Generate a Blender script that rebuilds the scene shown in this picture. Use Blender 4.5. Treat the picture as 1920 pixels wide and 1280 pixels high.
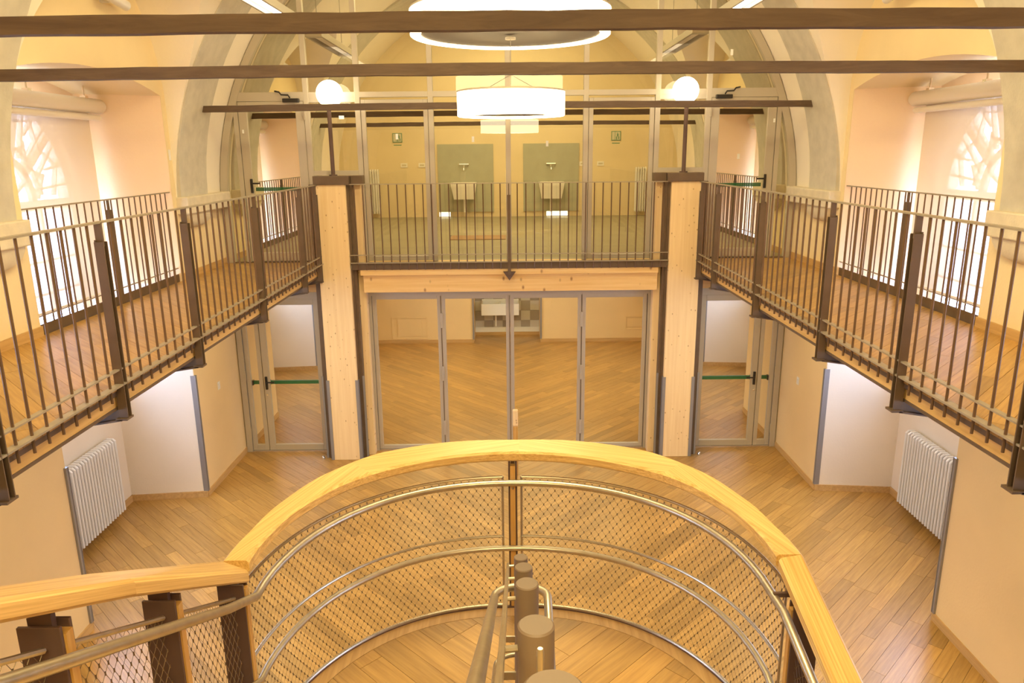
import bpy, math, random
from mathutils import Vector, Matrix
random.seed(7)
S = bpy.context.scene
for o in list(bpy.data.objects): bpy.data.objects.remove(o)
COL = S.collection
pi, sin, cos, sqrt = math.pi, math.sin, math.cos, math.sqrt

# ------------------------------------------------------------------ camera
CAMP, PITCH, ROLL, YAW = Vector((-.003, 0, 4.3524)), .2487, -.0096, -.0028
cd = bpy.data.cameras.new('camera'); cam = bpy.data.objects.new('camera', cd); COL.objects.link(cam)
cd.sensor_width = 36; cd.lens = 36*1395.57/1920; cd.clip_start = .05; cd.clip_end = 200
cam.matrix_world = (Matrix.Translation(CAMP) @ Matrix.Rotation(YAW, 4, 'Z') @
                    Matrix.Rotation(pi/2-PITCH, 4, 'X') @ Matrix.Rotation(ROLL, 4, 'Z'))
S.camera = cam
# ------------------------------------------------------------------ world (overcast daylight outside the windows)
W = bpy.data.worlds.new('world'); S.world = W; W.use_nodes = True
bg = W.node_tree.nodes['Background']; bg.inputs[0].default_value = (.50, .64, 1, 1); bg.inputs[1].default_value = 17.0
S.view_settings.view_transform = 'Standard'; S.view_settings.look = 'None'
S.view_settings.gamma = 1; S.view_settings.use_curve_mapping = False
S.view_settings.exposure = 0.13
WARM = (1, .86, .46)
LAMP_RING, LAMP_GLOBE, LAMP_LIN = 8.5, 8.0, 7.0
def area(name, loc, rot, sx, sy, power, col=WARM, portal=False, spread=pi):
    l = bpy.data.lights.new(name, 'AREA'); l.shape = 'RECTANGLE'; l.size = sx; l.size_y = sy
    l.energy = power; l.color = col; l.spread = spread
    if portal: l.cycles.is_portal = True
    o = bpy.data.objects.new(name, l); COL.objects.link(o); o.location = loc; o.rotation_euler = rot
    return o
# unseen fill lights added to brighten the hall, back rooms and gallery undersides
area('hall_fill', (0, 4.9, 7.6), (0, 0, 0), 2.0, 1.4, 330)  # added fill under the vault
area('hall_fill', (0, -1.2, 5.7), (math.radians(62), 0, 0), 2.8, .5, 165)  # added fill behind the camera
area('upper_room_fill', (0, 14.5, 7.2), (0, 0, 0), 3, 5, 260)  # fill added to lift the dark upper back room
for y in (12.6, 15.2):
    area('lower_room_fill', (0, y, 2.56), (0, 0, 0), 4.5, .5, 62)  # added fill below the storey slab, no fitting modelled
for s in (-1, 1):
    area('under_gallery_fill', (s*3.3, 8.3, 2.52), (0, 0, 0), .25, 3.2, 16)  # added fill for the walls below the decks
    area('under_gallery_fill', (s*3.3, 4.6, 2.52), (0, 0, 0), .25, 1.8, 10)
for s in (-1, 1):
    for yc in (3.55, 7.62, 13.5):
        area('window_portal', (s*4.99, yc, 3.4), (0, s*pi/2, 0), 3.4, 2.4, 1, (1, 1, 1), True)

# ------------------------------------------------------------------ materials
def mat(name, col, rough=.6, metal=0, vary=0, scale=4, bump=0, bscale=60, emit=0, emcol=None, spec=.5, coat=0):
    m = bpy.data.materials.new(name); m.use_nodes = True; nt = m.node_tree; N = nt.nodes; L = nt.links
    b = N['Principled BSDF']; b.inputs['Roughness'].default_value = rough; b.inputs['Metallic'].default_value = metal
    b.inputs['Base Color'].default_value = (*col, 1); b.inputs['Specular IOR Level'].default_value = spec
    b.inputs['Coat Weight'].default_value = coat
    tc = N.new('ShaderNodeTexCoord')
    if vary:
        n = N.new('ShaderNodeTexNoise'); n.inputs['Scale'].default_value = scale; n.inputs['Detail'].default_value = 6
        L.new(tc.outputs['Object'], n.inputs['Vector'])
        r = N.new('ShaderNodeValToRGB'); r.color_ramp.elements[0].position = .3; r.color_ramp.elements[1].position = .7
        r.color_ramp.elements[0].color = (*[c*(1-vary) for c in col], 1)
        r.color_ramp.elements[1].color = (*[min(1, c*(1+vary*.6)) for c in col], 1)
        L.new(n.outputs['Fac'], r.inputs['Fac']); L.new(r.outputs['Color'], b.inputs['Base Color'])
    if bump:
        n = N.new('ShaderNodeTexNoise'); n.inputs['Scale'].default_value = bscale; n.inputs['Detail'].default_value = 4
        L.new(tc.outputs['Object'], n.inputs['Vector'])
        bp = N.new('ShaderNodeBump'); bp.inputs['Strength'].default_value = bump; bp.inputs['Distance'].default_value = .01
        L.new(n.outputs['Fac'], bp.inputs['Height']); L.new(bp.outputs['Normal'], b.inputs['Normal'])
    if emit:
        b.inputs['Emission Color'].default_value = (*(emcol or col), 1); b.inputs['Emission Strength'].default_value = emit
    return m
def wood(name, c0, c1, rough=.35, gx=1.2, gy=28, coord='Object', knots=0, tone=False, coat=0, axis='X', big=.35, rp=(.32, .68)):
    """grain runs along local X (or along U)"""
    m = bpy.data.materials.new(name); m.use_nodes = True; nt = m.node_tree; N = nt.nodes; L = nt.links
    b = N['Principled BSDF']; b.inputs['Roughness'].default_value = rough; b.inputs['Coat Weight'].default_value = coat
    b.inputs['Coat Roughness'].default_value = .25
    tc = N.new('ShaderNodeTexCoord'); mp = N.new('ShaderNodeMapping')
    sc = {'X': (gx, gy, gy), 'Z': (gy, gy, gx), 'Y': (gy, gx, gy)}[axis]
    mp.inputs['Scale'].default_value = sc
    L.new(tc.outputs['UV' if coord == 'UV' else 'Object'], mp.inputs['Vector'])
    n = N.new('ShaderNodeTexNoise'); n.inputs['Scale'].default_value = 1.6; n.inputs['Detail'].default_value = 8
    n.inputs['Roughness'].default_value = .62; n.inputs['Distortion'].default_value = big
    L.new(mp.outputs[0], n.inputs['Vector'])
    r = N.new('ShaderNodeValToRGB'); r.color_ramp.elements[0].position, r.color_ramp.elements[1].position = rp
    r.color_ramp.elements[0].color = (*c0, 1); r.color_ramp.elements[1].color = (*c1, 1)
    L.new(n.outputs['Fac'], r.inputs['Fac']); out = r.outputs['Color']
    if knots:
        v = N.new('ShaderNodeTexVoronoi'); v.inputs['Scale'].default_value = knots
        mp2 = N.new('ShaderNodeMapping'); mp2.inputs['Scale'].default_value = (1, .6, .6) if axis == 'X' else (1, .2, .62)
        L.new(tc.outputs['Object'], mp2.inputs['Vector']); L.new(mp2.outputs[0], v.inputs['Vector'])
        kr = N.new('ShaderNodeValToRGB'); kr.color_ramp.elements[0].position = .03; kr.color_ramp.elements[1].position = .14
        kr.color_ramp.elements[0].color = (1, 1, 1, 1); kr.color_ramp.elements[1].color = (0, 0, 0, 1)
        L.new(v.outputs['Distance'], kr.inputs['Fac'])
        mx = N.new('ShaderNodeMixRGB'); mx.inputs['Color2'].default_value = (.36, .16, .05, 1)
        L.new(kr.outputs['Color'], mx.inputs['Fac']); L.new(out, mx.inputs['Color1']); out = mx.outputs['Color']
    if tone:
        a = N.new('ShaderNodeAttribute'); a.attribute_name = 'tone'
        mr = N.new('ShaderNodeMapRange'); mr.inputs['To Min'].default_value = .76; mr.inputs['To Max'].default_value = 1.2
        L.new(a.outputs['Fac'], mr.inputs['Value'])
        hs = N.new('ShaderNodeHueSaturation'); L.new(mr.outputs[0], hs.inputs['Value']); L.new(out, hs.inputs['Color'])
        out = hs.outputs['Color']
    L.new(out, b.inputs['Base Color'])
    return m
def glass(name, tint, refl=1.0, ior=1.5):
    m = bpy.data.materials.new(name); m.use_nodes = True; nt = m.node_tree; N = nt.nodes; L = nt.links
    N.remove(N['Principled BSDF']); out = N['Material Output']
    t = N.new('ShaderNodeBsdfTransparent'); t.inputs[0].default_value = (*tint, 1)
    g = N.new('ShaderNodeBsdfGlossy'); g.inputs['Roughness'].default_value = .0
    f = N.new('ShaderNodeFresnel'); f.inputs['IOR'].default_value = ior
    k = N.new('ShaderNodeMath'); k.operation = 'MULTIPLY'; k.inputs[1].default_value = refl
    x = N.new('ShaderNodeMixShader'); L.new(f.outputs[0], k.inputs[0])
    ge = N.new('ShaderNodeNewGeometry'); iv = N.new('ShaderNodeMath'); iv.operation = 'SUBTRACT'; iv.inputs[0].default_value = 1
    k2 = N.new('ShaderNodeMath'); k2.operation = 'MULTIPLY'; k2.use_clamp = True   # only the outer face of the slab reflects
    L.new(ge.outputs['Backfacing'], iv.inputs[1]); L.new(k.outputs[0], k2.inputs[0]); L.new(iv.outputs[0], k2.inputs[1])
    L.new(k2.outputs[0], x.inputs[0])
    L.new(t.outputs[0], x.inputs[1]); L.new(g.outputs[0], x.inputs[2]); L.new(x.outputs[0], out.inputs['Surface'])
    return m
def blindmat(name):
    m = bpy.data.materials.new(name); m.use_nodes = True; nt = m.node_tree; N = nt.nodes; L = nt.links
    N.remove(N['Principled BSDF']); out = N['Material Output']
    d = N.new('ShaderNodeBsdfDiffuse'); d.inputs[0].default_value = (.86, .72, .52, 1)
    tl = N.new('ShaderNodeBsdfTranslucent'); tl.inputs[0].default_value = (.86, .72, .58, 1)
    tr = N.new('ShaderNodeBsdfTransparent'); tr.inputs[0].default_value = (.95, .9, .9, 1)
    a = N.new('ShaderNodeMixShader'); a.inputs[0].default_value = .04
    c = N.new('ShaderNodeMixShader'); c.inputs[0].default_value = .10
    L.new(d.outputs[0], a.inputs[1]); L.new(tl.outputs[0], a.inputs[2])
    L.new(a.outputs[0], c.inputs[1]); L.new(tr.outputs[0], c.inputs[2]); L.new(c.outputs[0], out.inputs['Surface'])
    return m
M = dict(
 wall=mat('warm_yellow_plaster', (.87, .69, .38), .85, vary=.05, scale=1.5, bump=.15, bscale=40),
 farw=mat('hazed_yellow_plaster', (.78, .63, .38), .85, vary=.05, scale=1.5),  # wall yellow with the haze of the glass screen mixed into its colour
 lowniche=mat('daylight_paled_plaster', (.84, .72, .56), .85, vary=.04, scale=1.3, bump=.15, bscale=40),  # less yellow so the bluish daylight on the lower reveals is in the colour
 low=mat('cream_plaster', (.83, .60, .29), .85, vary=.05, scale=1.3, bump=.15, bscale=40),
 vault=mat('white_vault_plaster', (.90, .80, .62), .85, vary=.03, scale=2, bump=.2, bscale=30),
 niche=mat('peach_plaster', (.90, .66, .41), .85, vary=.04, scale=1.4, bump=.15, bscale=40),
 arch=mat('grey_arch_paint', (.60, .54, .42), .85, vary=.10, scale=7, bump=.3, bscale=45),
 impost=mat('impost_stone', (.74, .64, .46), .8, vary=.08, scale=9, bump=.3, bscale=60),
 edge=mat('light_stone_edge', (.72, .62, .44), .85, vary=.08, scale=9, bump=.3),
 board=wood('oak_floor', (.365, .188, .042), (.53, .30, .078), .34, 1.4, 26, 'UV', tone=True, coat=.25),
 sub=mat('floor_underlay', (.30, .17, .07), .7, vary=.1),
 base=wood('oak_baseboard', (.50, .29, .10), (.66, .41, .16), .45, 1, 20, axis='Y'),
 basex=wood('oak_baseboard_cross', (.50, .29, .10), (.66, .41, .16), .45, 1, 20),
 rail=wood('oak_handrail', (.56, .31, .075), (.82, .54, .19), .36, .7, 70, coat=.3, big=.45, rp=(.36, .62)),
 pinez=wood('spruce_column', (.84, .58, .28), (.93, .69, .36), .5, .5, 14, axis='Z', knots=14),
 pinex=wood('spruce_beam', (.78, .47, .15), (.90, .61, .25), .5, .5, 14, axis='X', knots=6),
 fascia=wood('glulam_fascia', (.60, .35, .10), (.78, .50, .18), .5, .6, 16, axis='Y'),
 core=wood('post_core', (.52, .27, .06), (.72, .42, .13), .45, .6, 20, axis='Z'),
 steel=mat('brown_painted_steel', (.155, .10, .06), .5, .25, vary=.12, scale=8),
 bar=mat('bronze_bar_steel', (.155, .085, .04), .5, .3),
 railtop=mat('grey_bar_steel', (.42, .35, .25), .42, .45, vary=.1, scale=12),
 newel=mat('taupe_painted_steel', (.18, .12, .075), .55, .1, vary=.05, scale=6),
 tube=mat('brushed_stainless', (.50, .43, .31), .33, .85, vary=.12, scale=20),
 plate=mat('plum_brown_steel', (.13, .075, .055), .5, .2, vary=.1),
 wire=mat('mesh_wire', (.20, .14, .08), .4, .6),
 frame=mat('greige_aluminium', (.52, .45, .345), .45, .25),
 guard=mat('grey_corner_guard', (.30, .28, .27), .45, .35),
 sill=mat('polished_sill', (.70, .62, .55), .25, .8),
 beam=wood('rough_tie_beam', (.085, .048, .026), (.135, .082, .045), .7, 1.5, 12, big=1.2),
 white=mat('white_enamel', (.80, .76, .70), .3),
 cer=mat('white_ceramic', (.84, .80, .70), .2),
 cass=mat('cream_cassette', (.88, .79, .62), .3),
 plastic=mat('white_plastic', (.85, .80, .70), .4),
 black=mat('black_plastic', (.02, .015, .012), .4),
 green=mat('green_bar', (.01, .16, .06), .4),
 teal=mat('grey_green_panel', (.40, .40, .29), .6, vary=.06, scale=5),
 chrome=mat('chrome', (.8, .78, .74), .12, 1),
 tile_a=mat('grey_tile', (.40, .35, .28), .3), tile_b=mat('pale_tile', (.66, .62, .52), .3), grout=mat('grout', (.5, .45, .36), .8),
 ufloor=mat('grey_floor_covering', (.33, .28, .17), .5, vary=.1, scale=1.5),
 card=mat('brown_cardboard', (.36, .21, .10), .8, vary=.08),
 winf=mat('white_window_frame', (.78, .66, .50), .5),
 disc=mat('grey_lamp_disc', (.15, .125, .095), .6, vary=.03),
 cable=mat('steel_cable', (.4, .35, .28), .4, .6),
 lum=mat('grey_luminaire', (.46, .40, .32), .45, .3),
 ring=mat('lit_lamp_shade', (.95, .9, .8), .6, emit=LAMP_RING, emcol=(1, .86, .58)),
 rim=mat('pale_lamp_rim', (.6, .52, .36), .5),
 globe=mat('lit_globe', (.95, .9, .8), .4, emit=LAMP_GLOBE, emcol=(1, .86, .60)),
 lin=mat('lit_diffuser', (.95, .9, .8), .5, emit=LAMP_LIN, emcol=(1, .88, .66)),
 slot=mat('glowing_slot', (.95, .9, .8), .5, emit=4, emcol=(1, .95, .7)),
 sticker=mat('white_sticker', (.9, .88, .82), .6),
 signg=mat('sign_green', (.12, .28, .16), .6), signw=mat('sign_pale', (.62, .58, .42), .6),
 glass=glass('clear_glass', (.96, .97, .94), 1.5), wglass=glass('window_glass', (.97, .98, 1), .6),
 uglass=glass('upper_glass', (.94, .92, .86), 2.2),
 blind=blindmat('blind_fabric'),
)

# ------------------------------------------------------------------ mesh helpers
class MB:
    def __init__(s): s.v = []; s.f = []; s.uv = None
    def add(s, vs, fs):
        k = len(s.v); s.v += [tuple(v) for v in vs]; s.f += [tuple(i+k for i in f) for f in fs]; return s
    def box(s, x0, x1, y0, y1, z0, z1):
        if x0 > x1: x0, x1 = x1, x0
        vs = [(x, y, z) for z in (z0, z1) for y in (y0, y1) for x in (x0, x1)]
        return s.add(vs, [(0, 2, 3, 1), (4, 5, 7, 6), (0, 1, 5, 4), (2, 6, 7, 3), (0, 4, 6, 2), (1, 3, 7, 5)])
    def prism(s, poly, lo, hi, ax='z'):
        """poly 2-D in the two other axes; extruded lo..hi along ax"""
        n = len(poly)
        def P(p, h): return {'z': (p[0], p[1], h), 'x': (h, p[0], p[1]), 'y': (p[0], h, p[1])}[ax]
        vs = [P(p, lo) for p in poly]+[P(p, hi) for p in poly]
        return s.add(vs, [tuple(range(n))[::-1], tuple(range(n, 2*n))]+[(i, (i+1) % n, n+(i+1) % n, n+i) for i in range(n)])
    def tube(s, pts, r, n=10, cap=True, closed=False):
        P = [Vector(p) for p in pts]; m = len(P); vs = []
        up = None
        for i in range(m):
            if closed: t = (P[(i+1) % m]-P[i-1])
            else: t = P[min(i+1, m-1)]-P[max(i-1, 0)]
            t.normalize()
            if up is None:
                up = Vector((0, 0, 1)) if abs(t.z) < .9 else Vector((1, 0, 0))
            a = t.cross(up).normalized(); b = a.cross(t).normalized(); up = b
            rr = r[i] if isinstance(r, (list, tuple)) else r
            vs += [P[i]+a*rr*cos(2*pi*k/n)+b*rr*sin(2*pi*k/n) for k in range(n)]
        fs = []
        for i in range(m if closed else m-1):
            j = (i+1) % m
            fs += [(i*n+k, i*n+(k+1) % n, j*n+(k+1) % n, j*n+k) for k in range(n)]
        if cap and not closed: fs += [tuple(range(n))[::-1], tuple(range((m-1)*n, m*n))]
        return s.add(vs, fs)
    def cyl(s, x, y, z0, z1, r, n=20): return s.tube([(x, y, z0), (x, y, z1)], r, n)
    def lathe(s, cx, cy, prof, n=48):
        vs = []; m = len(prof)
        for i in range(n):
            a = 2*pi*i/n; vs += [(cx+r*cos(a), cy+r*sin(a), z) for r, z in prof]
        fs = [(i*m+j, ((i+1) % n)*m+j, ((i+1) % n)*m+j+1, i*m+j+1) for i in range(n) for j in range(m-1)]
        return s.add(vs, fs)
    def seg(s, a, b, w, n=4): return s.tube([a, b], w, n, cap=False)
def obj(name, mb, m, parent=None, kind=None, label=None, cat=None, group=None, smooth=False, bevel=0, loc=None):
    me = bpy.data.meshes.new(name); me.from_pydata(mb.v, [], mb.f)
    if mb.uv:
        u = me.uv_layers.new(name='UVMap'); t = me.attributes.new('tone', 'FLOAT', 'FACE')
        k = 0
        for pi_, p in enumerate(me.polygons):
            t.data[pi_].value = mb.uv[1][pi_]
            for li in p.loop_indices: u.data[li].uv = mb.uv[0][k]; k += 1
    me.materials.append(m if not isinstance(m, str) else M[m])
    if smooth:
        for p in me.polygons: p.use_smooth = True
    me.validate()
    o = bpy.data.objects.new(name, me); COL.objects.link(o)
    if loc: o.location = loc
    if parent: adopt(o, parent)
    setp(o, kind, label, cat, group)
    if bevel:
        b = o.modifiers.new('bevel', 'BEVEL'); b.width = bevel; b.segments = 2; b.limit_method = 'ANGLE'
    if smooth:
        try:
            e = o.modifiers.new('es', 'EDGE_SPLIT'); e.split_angle = math.radians(40)
        except Exception: pass
    return o
def base(o):
    v = Vector(o.location); p = o.parent
    while p: v += Vector(p.location); p = p.parent
    return v
def adopt(o, parent):
    o.parent = parent
    # every frame is unrotated: undo the parent chain so that meshes may keep world coordinates
    q = parent; tot = Vector((0, 0, 0))
    M4 = Matrix.Identity(4)
    chain = []
    while q: chain.append(q); q = q.parent
    for q in reversed(chain): M4 = M4 @ q.matrix_parent_inverse @ Matrix.Translation(q.location)
    o.matrix_parent_inverse = M4.inverted()
def setp(o, kind=None, label=None, cat=None, group=None):
    if kind: o['kind'] = kind
    if label: o['label'] = label
    if cat: o['category'] = cat
    if group: o['group'] = group
def thing(name, loc, label, cat, group=None, kind=None):
    o = bpy.data.objects.new(name, None); COL.objects.link(o); o.location = loc; o.empty_display_size = .1
    setp(o, kind, label, cat, group); return o
def inst(src, name, parent, loc):
    o = src.copy(); o.name = name; COL.objects.link(o); o.location = loc
    if parent: adopt(o, parent)
    return o
side = {-1: 'left', 1: 'right'}

# ================================================================== SETTING
ZD = 2.87            # gallery deck level
R0, ZC = 4.0, 3.7    # main vault radius and centre height
NICHE = [(2.13, 4.98), (6.2, 9.02), (12.1, 14.93)]
YF, YS, YB = -2.0, 10.57, 18.0
def hexa(mb, plan, z0, z1): return mb.prism(plan, z0, z1)

# ---- side walls
for s in (-1, 1):
    w = MB()
    ys = [YF]+[v for n in NICHE for v in n]+[YB]
    for i in range(0, len(ys), 2):
        a, b = ys[i], ys[i+1]
        ta = .10 if i else 0; tb = .10 if i+2 < len(ys) else 0
        p = [(s*4.0, a), (s*4.95, a-ta), (s*5.25, a-ta), (s*5.25, b+tb), (s*4.95, b+tb), (s*4.0, b)]
        w.prism(p, 0, 8.0)
    wl = obj('wall_'+side[s], w, 'wall', kind='structure', label='%s side wall of the hall, warm yellow plaster with deep window niches' % side[s], cat='wall')
    # lintels over the niches, with a segmental soffit
    for (a, b) in NICHE:
        n = 12; pl = []
        for k in range(n+1):
            t = k/n; y = a+(b-a)*t; pl.append((y, 5.02+.17*(1-(2*t-1)**2)))
        pl += [(b, 8.0), (a, 8.0)]
        m = MB().prism(pl, s*4.0 if s > 0 else -4.95, s*4.95 if s > 0 else -4.0, 'x')
        obj('niche_lintel', m, 'wall', wl)
        # back wall of the niche with the window opening
        yc = (a+b)/2; bk = MB(); x0, x1 = (4.95, 5.2) if s > 0 else (-5.2, -4.95)
        hw = 1.16
        bk.box(x0, x1, a-.1, b+.1, 0, 1.75); bk.box(x0, x1, a-.1, yc-hw, 1.75, 5.4); bk.box(x0, x1, yc+hw, b+.1, 1.75, 5.4)
        for k in range(12):
            t0, t1 = pi*k/12, pi*(k+1)/12
            q = [(yc+hw*cos(t0), 3.86+hw*1.04*sin(t0)), (yc+hw*cos(t1), 3.86+hw*1.04*sin(t1)), (yc+hw*cos(t1), 5.4), (yc+hw*cos(t0), 5.4)]
            bk.prism(q, x0, x1, 'x')
        obj('niche_back', bk, 'niche', wl)
        # thin finish coats of the niche reveals (peach plaster)
        rv = MB()
        for (yy, d) in ((a, 1), (b, -1)):
            rv.add([(s*4.002, yy+d*.004, 2.85), (s*4.95, yy+d*.1+d*.004, 2.85), (s*4.95, yy+d*.1+d*.004, 5.3), (s*4.002, yy+d*.004, 5.02)], [(0, 1, 2, 3)])
        obj('reveal_coat', rv, 'niche', wl)
        rv = MB()
        for (yy, d) in ((a, 1), (b, -1)):
            rv.add([(s*4.002, yy+d*.004, 0), (s*4.95, yy+d*.1+d*.004, 0), (s*4.95, yy+d*.1+d*.004, 2.85), (s*4.002, yy+d*.004, 2.85)], [(0, 1, 2, 3)])
        rv.box(s*4.944, s*4.951, a-.1, b+.1, 0, 1.75)
        obj('lower_reveal_coat', rv, 'lowniche', wl)  # paler than the upper reveals to carry the daylight tint
    # lower storey coat of the pilasters
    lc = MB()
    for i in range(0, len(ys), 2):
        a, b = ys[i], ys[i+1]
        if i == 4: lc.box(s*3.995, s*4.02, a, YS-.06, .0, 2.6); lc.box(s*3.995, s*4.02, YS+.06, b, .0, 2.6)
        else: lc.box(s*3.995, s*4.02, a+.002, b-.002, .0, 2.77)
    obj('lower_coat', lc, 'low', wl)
# ---- end walls
obj('wall_near', MB().box(-5.2, 5.2, YF-.2, YF, 0, 8), 'wall', kind='structure', label='end wall of the hall behind the viewpoint', cat='wall')
wf = obj('wall_far', MB().box(-5.2, 5.2, YB, YB+.2, 2.6, 8), 'farw', kind='structure', label='far end wall of the upper room, yellow plaster', cat='wall')
lb = MB(); lb.box(-4.0, -.85, 17.08, 17.3, 0, 2.6); lb.box(.72, 4.0, 17.08, 17.3, 0, 2.6); lb.box(-.95, .82, 17.85, 18.0, 0, 2.6)
lb.box(-.95, -.85, 17.3, 17.85, 0, 2.6); lb.box(.72, .82, 17.3, 17.85, 0, 2.6)
lwb = obj('wall_lower_far', lb, 'low', kind='structure', label='far wall of the lower room with a tiled alcove in its middle', cat='wall')
tl_a, tl_b = [], []
gr = obj('grout_bed', MB().box(-.85, .72, 17.83, 17.85, .0, 2.6), 'grout', lwb)
for i in range(7):
    for j in range(9):
        x = -.85+i*.2243; z = .12+j*.245
        if z > 2.3: continue
        t = MB().box(x+.003, x+.2213, 17.815, 17.832, z+.003, z+.242)
        obj('tile', t, 'tile_a' if (i+j) % 2 else 'tile_b', lwb)
for x in (-.86, .73): obj('corner_guard', MB().box(x-.02, x+.02, 17.05, 17.1, .08, 2.5), 'guard', lwb)

# ---- vault
def barrel(mb, y0, y1, zlo=ZC, n=40, R=R0):
    for s in (-1, 1):
        t0 = math.asin((zlo-ZC)/R); k = [t0+(pi/2-t0)*i/n for i in range(n+1)]
        vs = [(s*R*cos(t), y, ZC+R*sin(t)) for t in k for y in (y0, y1)]
        mb.add(vs, [(2*i, 2*i+1, 2*i+3, 2*i+2) for i in range(n)])
v = MB()
LUN = [(3.555, 1.53), (7.6, 1.53), (13.515, 1.53)]; LS = 4.9
yprev = YF
lun = MB()
for (yc, r) in LUN:
    barrel(v, yprev, yc-r); yprev = yc+r
    ny = 36; ys_ = [yc-r*cos(pi*i/ny) for i in range(ny+1)]
    def Lh(y): return LS+sqrt(max(0, r*r-(y-yc)**2))
    nb = 24
    for s in (-1, 1):
        rows = []
        for y in ys_:
            t0 = math.asin((Lh(y)-ZC)/R0)
            rows.append([(s*R0*cos(t0+(pi/2-t0)*j/nb), y, ZC+R0*sin(t0+(pi/2-t0)*j/nb)) for j in range(nb+1)])
        k = len(rows[0])
        v.add([p for r_ in rows for p in r_], [(i*k+j, i*k+j+1, (i+1)*k+j+1, (i+1)*k+j) for i in range(ny) for j in range(k-1)])
        vs = []
        for y in ys_:
            h = Lh(y); vs += [(s*4.02, y, h), (s*sqrt(R0**2-(h-ZC)**2), y, h)]
        v.add(vs, [(2*i, 2*i+1, 2*i+3, 2*i+2) for i in range(ny)])
        for y in (yc-r, yc+r):
            pl = [(s*4.02, y, ZC), (s*4.02, y, LS)]+[(s*sqrt(R0**2-(z-ZC)**2), y, z) for z in (4.9, 4.6, 4.3, 4.0, 3.7)]
            v.add(pl, [tuple(range(7))])
barrel(v, yprev, YB)
ceil = obj('ceiling', v, 'vault', kind='structure', label='white plastered barrel vault with cross vaults over the windows', cat='ceiling', smooth=True)
# outer shell closes the roof against daylight
obj('roof_shell', MB().box(-5.25, 5.25, YF-.2, YB+.2, 8.0, 8.1), 'vault', ceil)
# ---- transverse arch bands and their imposts
for (y0, y1) in ((.95, 2.0), (5.03, 6.05), (9.15, 9.95), (10.98, 11.98), (15.1, 16.1)):
    n = 48; b = MB(); Ri, Ro = 3.93, 4.02
    vs = []
    for i in range(n+1):
        t = pi*i/n
        for (r, y) in ((Ro, y0), (Ri+.02, y0), (Ri, y0+.10), (Ri, y1-.03), (Ro, y1)):
            vs.append((r*cos(t), y, ZC+.15*(1-sin(t))+r*sin(t)))
    b.add(vs, [(i*5+j, i*5+j+1, (i+1)*5+j+1, (i+1)*5+j) for i in range(n) for j in range(4)])
    ab = obj('arch_band', b, 'arch', ceil, smooth=True)
    for s in (-1, 1):
        i1 = y1+.58 if 9 < y0 < 10 else y1+.03
        im = MB().box(s*3.86, s*4.02, y0-.04, i1, 3.66, 3.865)
        obj('impost_block', im, 'impost', ceil, bevel=.012)
        cb = MB(); m = 7
        vs = []
        for i in range(m+1):
            t = i/m*pi/2; q = 1-cos(t)
            xx = s*(4.01-.12*cos(t)); ins = .08+.35*(1-cos(t)); z = 3.665-.2*sin(t)
            vs += [(xx, y0+ins-.04, z), (xx, y1-ins+.04, z), (s*4.02, y1-ins+.04, z), (s*4.02, y0+ins-.04, z)]
        cb.add(vs, [(i*4+j, i*4+(j+1) % 4, (i+1)*4+(j+1) % 4, (i+1)*4+j) for i in range(m) for j in range(4)]+[(0, 1, 2, 3), (m*4+3, m*4+2, m*4+1, m*4)])
        obj('corbel', cb, 'impost', ceil, smooth=True)
    if y0 > 9:
        pass
# ---- floors
def clip(poly, inside):
    """convex clip by half planes (a,b,c): a*x+b*y<=c"""
    for (a, b, c) in inside:
        out = []
        for i in range(len(poly)):
            p, q = poly[i], poly[(i+1) % len(poly)]
            dp, dq = a*p[0]+b*p[1]-c, a*q[0]+b*q[1]-c
            if dp <= 0: out.append(p)
            if (dp < 0 < dq) or (dq < 0 < dp):
                t = dp/(dp-dq); out.append((p[0]+(q[0]-p[0])*t, p[1]+(q[1]-p[1])*t))
        poly = out
        if len(poly) < 3: return []
    return poly
def area2(p): return abs(sum(p[i][0]*p[(i+1) % len(p)][1]-p[(i+1) % len(p)][0]*p[i][1] for i in range(len(p))))/2
def boards(halves, z, th, bw=.122, lmin=.7, lmax=1.5, gap=.0012):
    """yield (poly, uvfn, tone); halves: list of (halfplanes, angle, bbox)"""
    res = []
    for hp, ang, (x0, x1, y0, y1) in halves:
        ca, sa = cos(ang), sin(ang)
        cs = [(x*ca+y*sa, -x*sa+y*ca) for x in (x0, x1) for y in (y0, y1)]
        u0, u1 = min(c[0] for c in cs), max(c[0] for c in cs); v0, v1 = min(c[1] for c in cs), max(c[1] for c in cs)
        vv = v0
        while vv < v1:
            uu = u0-random.random()*1.2
            while uu < u1:
                l = random.uniform(lmin, lmax)
                q = [(uu+gap, vv+gap), (uu+l-gap, vv+gap), (uu+l-gap, vv+bw-gap), (uu+gap, vv+bw-gap)]
                pl = clip([(a*ca-b*sa, a*sa+b*ca) for a, b in q], hp)
                if pl and area2(pl) > .002:
                    res.append((pl, ang, random.random()*40, random.random()*9, random.gauss(.5, .22)))
                uu += l
            vv += bw
    return res
def board_mb(items, z, th, centre=None):
    mb = MB(); uvs = []; tones = []
    for pl, ang, ou, ov, tone in items:
        n = len(pl); k = len(mb.v); cx, cy = centre or (0, 0)
        ca, sa = cos(ang), sin(ang)
        dz = random.uniform(-.0004, .0004)
        mb.v += [(x-cx, y-cy, z-th) for x, y in pl]+[(x-cx, y-cy, z+dz) for x, y in pl]
        uv = [(x*ca+y*sa+ou, -x*sa+y*ca+ov) for x, y in pl]
        mb.f.append(tuple(k+n+i for i in range(n))); uvs += uv; tones.append(tone)
        for i in range(n):
            j = (i+1) % n
            mb.f.append((k+i, k+j, k+n+j, k+n+i)); uvs += [uv[i], uv[j], uv[j], uv[i]]; tones.append(tone)
    mb.uv = (uvs, tones); return mb
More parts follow.
